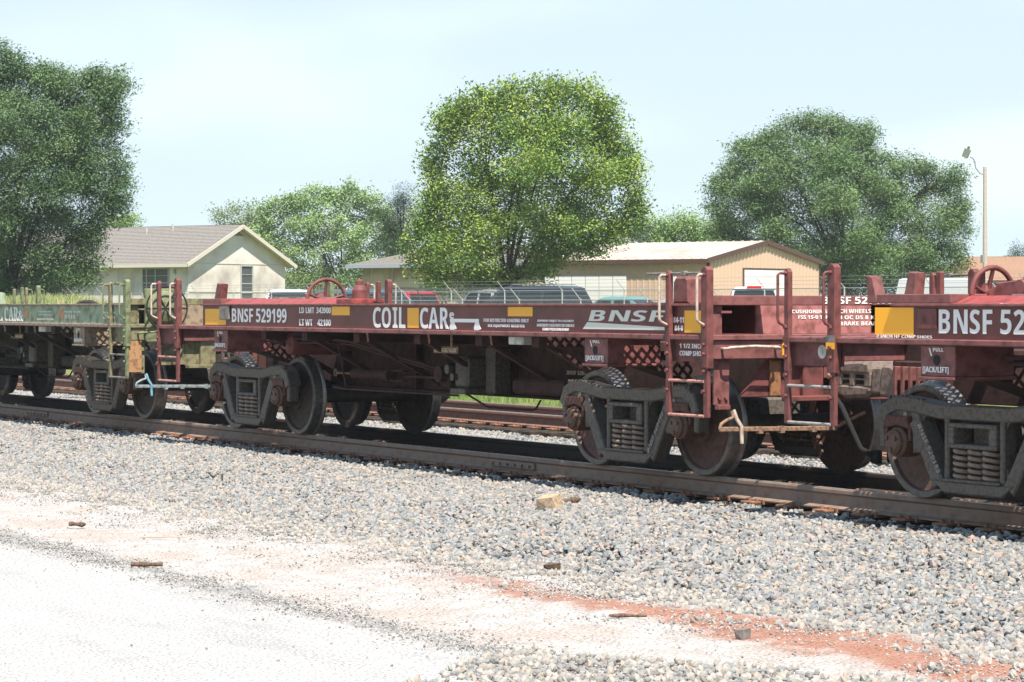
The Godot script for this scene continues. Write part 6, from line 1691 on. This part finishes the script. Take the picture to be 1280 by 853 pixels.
	tree("leafy_tree", "pale green rounded tree right of the white house", Vector3(-110.28, 0.61, -53.19), 2.0, 0.25, [[-1.6, 4.5, -1.6, 0.74, 0.64], [-3.4, 6.2, -0.7, 0.35, 0.72], [-3.6, 4.6, -0.9, 0.80, 0.61], [0.7, 5.4, -0.2, 0.53, 0.74], [1.9, 4.0, 0.2, 0.39, 0.64], [-4.6, 5.3, -0.3, 0.29, 0.76], [-2.8, 6.1, -0.8, 0.36, 0.78], [0.5, 2.9, -0.3, 0.54, 0.77], [1.0, 3.8, 0.8, 0.49, 0.64], [0.7, 3.6, 1.6, 0.46, 0.64], [-0.5, 6.2, 0.8, 0.55, 0.72], [1.7, 2.8, -0.5, 0.36, 0.72], [-2.1, 2.8, 0.6, 0.62, 0.60], [0.1, 6.8, 0.1, 0.42, 0.68], [-2.5, 3.9, -1.2, 0.47, 0.80], [-2.5, 3.7, 1.9, 0.43, 0.60], [-0.1, 4.4, 0.9, 0.57, 0.67], [-4.3, 6.1, 0.1, 0.31, 0.76], [1.7, 6.1, -0.5, 0.57, 0.61], [-1.6, 6.7, 0.5, 0.54, 0.70], [-0.9, 2.4, 0.1, 0.37, 0.77], [2.8, 3.3, 0.1, 0.30, 0.63], [-1.4, 2.2, 0.3, 0.26, 0.66], [-3.3, 2.8, -0.1, 0.56, 0.63], [-2.7, 2.2, -0.1, 0.29, 0.76], [-0.8, 3.6, -1.4, 0.35, 0.72], [2.4, 5.8, -0.1, 0.27, 0.69], [2.6, 4.6, 0.4, 0.35, 0.65], [1.8, 5.2, 0.4, 0.35, 0.76], [-4.2, 3.0, 0.1, 0.26, 0.77], [2.5, 2.5, -0.1, 0.35, 0.63], [-4.5, 4.1, 0.0, 0.30, 0.61], [2.0, 2.3, -0.0, 0.26, 0.58], [0.9, 6.9, 0.3, 0.26, 0.72], [-2.6, 5.3, 1.0, 0.45, 0.63], [-1.7, 5.7, -1.0, 0.44, 0.70], [-1.8, 5.5, 1.6, 0.41, 0.60], [-3.1, 6.7, 0.2, 0.28, 0.77], [-2.5, 6.7, 0.2, 0.35, 0.70], [-3.7, 3.6, -0.1, 0.39, 0.65], [-1.0, 7.2, -0.0, 0.27, 0.65], [-4.0, 6.5, 0.1, 0.26, 0.78], [-0.2, 2.4, -0.0, 0.39, 0.76], [-0.4, 7.2, -0.3, 0.28, 0.68], [-1.2, 3.0, -0.8, 0.36, 0.74], [2.9, 4.0, 0.4, 0.30, 0.74], [-4.6, 4.7, 0.4, 0.25, 0.82], [-0.8, 5.2, -0.9, 0.35, 0.60], [1.0, 4.6, 0.7, 0.40, 0.70], [0.8, 4.9, 1.8, 0.37, 0.72], [-4.5, 3.4, -0.1, 0.26, 0.68], [1.2, 2.3, -0.4, 0.30, 0.76], [-0.2, 5.4, 0.6, 0.36, 0.72], [0.8, 6.3, -0.6, 0.45, 0.71], [-3.6, 2.1, -0.3, 0.25, 0.68], [2.7, 5.2, 0.1, 0.25, 0.80], [-4.4, 6.7, 0.1, 0.26, 0.80], [-3.3, 7.0, -0.3, 0.25, 0.80], [-2.6, 7.2, -0.1, 0.25, 0.80], [-1.8, 7.5, -0.1, 0.33, 0.80], [-0.8, 7.5, -0.4, 0.19, 0.80], [0.2, 7.5, 0.1, 0.35, 0.80], [0.5, 7.3, 0.2, 0.19, 0.80], [1.3, 7.0, 0.1, 0.15, 0.80], [1.7, 6.9, 0.5, 0.34, 0.80], [2.4, 6.3, -0.3, 0.24, 0.80], [2.9, 5.3, 0.3, 0.37, 0.80], [3.2, 4.8, -0.4, 0.31, 0.80], [3.4, 3.8, -0.3, 0.16, 0.80], [3.3, 3.4, -0.3, 0.16, 0.80], [3.1, 2.7, -0.1, 0.26, 0.80], [-4.3, 2.7, -0.3, 0.32, 0.80], [-4.5, 3.5, -0.2, 0.16, 0.80], [-4.7, 4.2, -0.3, 0.20, 0.80], [-4.9, 4.8, -0.5, 0.24, 0.80], [-4.8, 5.6, -0.5, 0.36, 0.80]], "leaf_pale", 0.130, 0.90, Color(0.320, 0.410, 0.190), 44, 0.45)
	tree("leafy_tree", "dull green small tree peeking over the white house ridge", Vector3(-120.89, 0.60, -50.89), 2.0, 0.20, [[-0.7, 6.1, -0.3, 0.42, 0.85], [0.4, 6.3, -0.8, 0.51, 0.82], [1.3, 6.2, -0.6, 0.42, 0.75], [-0.1, 5.1, -0.3, 0.85, 0.77], [1.1, 5.1, -0.3, 0.76, 0.90], [0.6, 4.2, -0.8, 0.85, 0.87]], "leaf_pale", 0.120, 1.00, Color(0.200, 0.220, 0.110), 45, 0.45)
	tree("pine_tree", "narrow dark pine left of the maple crown", Vector3(-101.43, 0.61, -52.48), 2.5, 0.20, [[0.0, 6.8, 0.4, 0.31, 0.83], [-0.3, 6.2, 0.1, 0.42, 0.92], [0.3, 5.7, -0.3, 0.53, 0.85], [-0.8, 5.5, 0.1, 0.31, 0.94], [-0.6, 4.8, -0.5, 0.50, 0.76], [0.1, 4.4, -0.2, 0.53, 0.92], [-0.2, 3.5, 0.4, 0.61, 0.78], [-0.9, 3.7, 0.4, 0.46, 0.86]], "leaf_dark", 0.100, 2.20, Color(0.060, 0.095, 0.050), 46, 0.20)
	tree("leafy_tree", "bright green tree row behind the shed ridge", Vector3(-100.47, 0.65, -69.99), 2.0, 0.25, [[-1.4, 5.1, -0.3, 0.56, 0.84], [-0.2, 5.4, -0.1, 0.56, 0.82], [0.9, 5.4, 0.0, 0.56, 0.83], [2.1, 5.1, -1.0, 0.56, 0.83], [0.2, 4.2, -1.4, 0.97, 0.77], [1.6, 3.9, -0.6, 0.81, 0.94], [-1.4, 4.2, -0.0, 0.65, 0.86], [3.0, 4.4, 0.7, 0.73, 0.93]], "leaf_pale", 0.120, 1.80, Color(0.300, 0.400, 0.130), 47, 0.45)
	tree("leafy_tree", "bare topped small tree between the maple and the shed ridge", Vector3(-98.36, 0.64, -65.66), 2.0, 0.16, [[-0.1, 5.2, 0.0, 0.27, 0.78], [0.4, 5.4, 0.2, 0.24, 0.81], [-0.3, 4.4, 0.4, 0.47, 0.79], [0.4, 4.2, 0.2, 0.47, 0.78]], "leaf_dark", 0.110, 0.90, Color(0.140, 0.180, 0.100), 48, 0.40)
	tree("leafy_tree", "light green tree top showing between elm and white house", Vector3(-116.85, 0.48, -41.94), 2.0, 0.20, [[-0.2, 5.9, -0.5, 0.56, 0.83], [0.4, 5.5, -0.4, 0.32, 0.90], [-0.6, 5.1, 0.0, 0.65, 0.76], [0.3, 4.6, -0.5, 0.56, 0.90]], "leaf_pale", 0.120, 1.00, Color(0.280, 0.360, 0.120), 49, 0.45)
	tree("pine_tree", "small distant pine at the right edge above the orange roof", Vector3(-128.56, 0.70, -121.07), 2.0, 0.15, [[0.0, 4.9, -0.0, 0.27, 0.80], [-0.3, 4.3, 0.1, 0.38, 0.80], [0.4, 4.3, -0.0, 0.38, 0.94], [0.1, 3.7, -0.5, 0.54, 0.81]], "leaf_dark", 0.140, 1.00, Color(0.080, 0.120, 0.070), 50, 0.25)
	tree("bushy_tree", "low green bushes right of the white house below the pale tree", Vector3(-91.36, 0.48, -41.96), 1.0, 0.15, [[-0.6, 2.0, -0.4, 0.48, 0.85], [0.4, 2.1, -0.8, 0.55, 0.91], [1.4, 1.9, -0.5, 0.48, 0.86], [2.2, 2.0, 0.6, 0.41, 0.83], [-1.2, 1.7, 0.6, 0.41, 0.90]], "leaf_elm_right", 0.110, 1.00, Color(0.220, 0.260, 0.120), 51, 0.40)

func blades(count: int, h0: float, h1: float, radius: float, seed_: int, tones: Array, lean: float) -> MB:
	var R := RandomNumberGenerator.new()
	R.seed = seed_
	var mb := MB.new()
	for i in count:
		var a := R.randf() * TAU
		var p := Vector3(cos(a), 0, sin(a)) * sqrt(R.randf()) * radius
		var h := R.randf_range(h0, h1)
		var b := R.randf() * TAU
		var w := Vector3(cos(b), 0, sin(b)) * h * 0.035
		var m := p + Vector3(R.randfn(0, lean) * h * 0.4, h * 0.6, R.randfn(0, lean) * h * 0.4)
		var t := m + Vector3(R.randfn(0, lean) * h * 0.7, h * 0.4, R.randfn(0, lean) * h * 0.7)
		var n := w.cross(Vector3.UP).normalized()
		mb.col = tones[R.randi() % tones.size()] * R.randf_range(0.8, 1.2)
		mb.tri(p - w, p + w, m + w * 0.8, n, n, n)
		mb.tri(p - w, m + w * 0.8, m - w * 0.8, n, n, n)
		mb.tri(m - w * 0.8, m + w * 0.8, t, n, n, n)
	return mb

func build_grass() -> void:
	rng.seed = 31
	var g1 := mesh_of([[blades(60, 0.08, 0.26, 0.3, 4, [Color(0.10, 0.20, 0.04), Color(0.16, 0.26, 0.06), Color(0.30, 0.32, 0.12)], 0.5), M.blade]])
	var s := []
	for i in 1500:
		var x := rng.randf_range(-34.0, 4.0)
		var z := rng.randf_range(-12.5, -7.9)
		if sin(x * 1.7) + sin(x * 0.6 + z) + rng.randf() * 1.2 < 0.2: continue
		s.append(Transform3D(Basis(Vector3.UP, rng.randf() * TAU), Vector3(x, maxf(ground_y(z), bed_y(z) if z > -8.5 else -9.0), z)))
	tag(scatter("grass", g1, s), "green grass growing behind the far track", "", "", "stuff")
	var g2 := mesh_of([[blades(46, 0.9, 2.05, 0.6, 6, [Color(0.24, 0.30, 0.09), Color(0.36, 0.38, 0.14), Color(0.17, 0.25, 0.08), Color(0.40, 0.37, 0.17)], 0.22), M.blade]])
	var w := []
	for i in 900:
		var d := rng.randf_range(80.0, 97.0)
		var u := rng.randf_range(-0.215, -0.164) * d
		if rng.randf() < 0.15: u = rng.randf_range(-0.164, -0.14) * d
		var p := yard(u, d)
		var k := clampf((-u / d - 0.12) / 0.05, 0.5, 1.0)
		w.append(Transform3D(Basis(Vector3.UP, rng.randf() * TAU).scaled(Vector3(1, k * rng.randf_range(0.7, 1.0), 1)), p))
	tag(scatter("tall_weeds", g2, w), "tall yellow green weeds under the dark tree at the left", "", "", "stuff")

# ---------------------------------------------------------------- sky
func sky_cover() -> ImageTexture:
	var W := 1024
	var Hh := 512
	var im := Image.create(W, Hh, false, Image.FORMAT_RGBAF)
	var f := FastNoiseLite.new()
	f.seed = 4
	f.frequency = 1.3
	f.fractal_octaves = 5
	for y in Hh / 2 + 4:
		var el := (0.5 - (y + 0.5) / Hh) * PI
		for x in W:
			var az := (x + 0.5) / W * TAU
			var d := Vector3(sin(az) * cos(el), sin(el) * 4.0, cos(az) * cos(el)) * 2.2
			var k := f.get_noise_3dv(d)
			var a := smoothstep(-0.10, 0.45, k) * 0.40
			im.set_pixel(x, y, Color(0.20, 0.175, 0.15, a))
	return ImageTexture.create_from_image(im)

func _ready() -> void:
	# camera, sky, sun, exposure
	var cam := Camera3D.new()
	cam.name = "camera"
	cam.fov = 15.183
	cam.near = 0.1
	cam.far = 3000.0
	add_child(cam)
	cam.position = Vector3(24.241, 1.55, 13.937)
	cam.look_at_from_position(cam.position, cam.position + Vector3(-0.86362, -0.01453, -0.50414), Vector3.UP)
	cam.current = true
	var sky_m := ProceduralSkyMaterial.new()
	sky_m.sky_top_color = lin(0.17, 0.30, 0.49)
	sky_m.sky_horizon_color = lin(0.432, 0.512, 0.555)
	sky_m.sky_curve = 0.35
	sky_m.ground_horizon_color = lin(0.55, 0.52, 0.48)
	sky_m.ground_bottom_color = lin(0.30, 0.28, 0.25)
	sky_m.sun_angle_max = 1.0
	sky_m.sky_cover = sky_cover()
	var sky := Sky.new()
	sky.sky_material = sky_m
	var env := Environment.new()
	env.background_mode = Environment.BG_SKY
	env.sky = sky
	env.tonemap_mode = Environment.TONE_MAPPER_LINEAR
	env.tonemap_exposure = 1.95
	env.sdfgi_enabled = true
	env.ssao_enabled = true
	env.ssil_enabled = true
	env.fog_enabled = true
	env.fog_density = 0.00028
	env.fog_light_color = lin(0.60, 0.66, 0.70)
	var we := WorldEnvironment.new()
	we.name = "world_environment"
	we.environment = env
	add_child(we)
	var sun := DirectionalLight3D.new()
	sun.name = "sun"
	sun.light_energy = 1.6
	sun.light_color = Color(1.0, 0.965, 0.91)
	sun.light_angular_distance = 0.5
	sun.shadow_enabled = true
	add_child(sun)
	var towards := Vector3(0.483, 0.866, 0.125).normalized()
	sun.look_at_from_position(Vector3.ZERO, -towards, Vector3(0, 0, 1))
	rng.seed = 1
	materials()
	build_ground()
	build_track(0.0, -150.0, 45.0, M.rail_side, "near railway track under the coil cars with brown rails", true)
	build_track(-5.25, -150.0, 45.0, M.rail_far, "empty far railway track with rusty rails behind the train", false)
	build_ballast()
	build_house()
	build_second_house()
	build_shed()
	build_right_building()
	build_pole()
	build_trees()
	build_grass()
	build_vehicles()
	fence("chain_link_fence", "near chain link fence with slanted barbed wire arms in front of the vehicles", -15.0, -38.0, -17.0, 1.63, 2.6, [0.35, 0.68, 1.0], 0.26)
	fence("chain_link_fence", "farther chain link fence with barbed wire running before the white house", -21.0, -84.0, -4.0, 1.90, 3.0, [0.35, 0.68, 1.0], 0.26)
	build_train()
	build_debris()
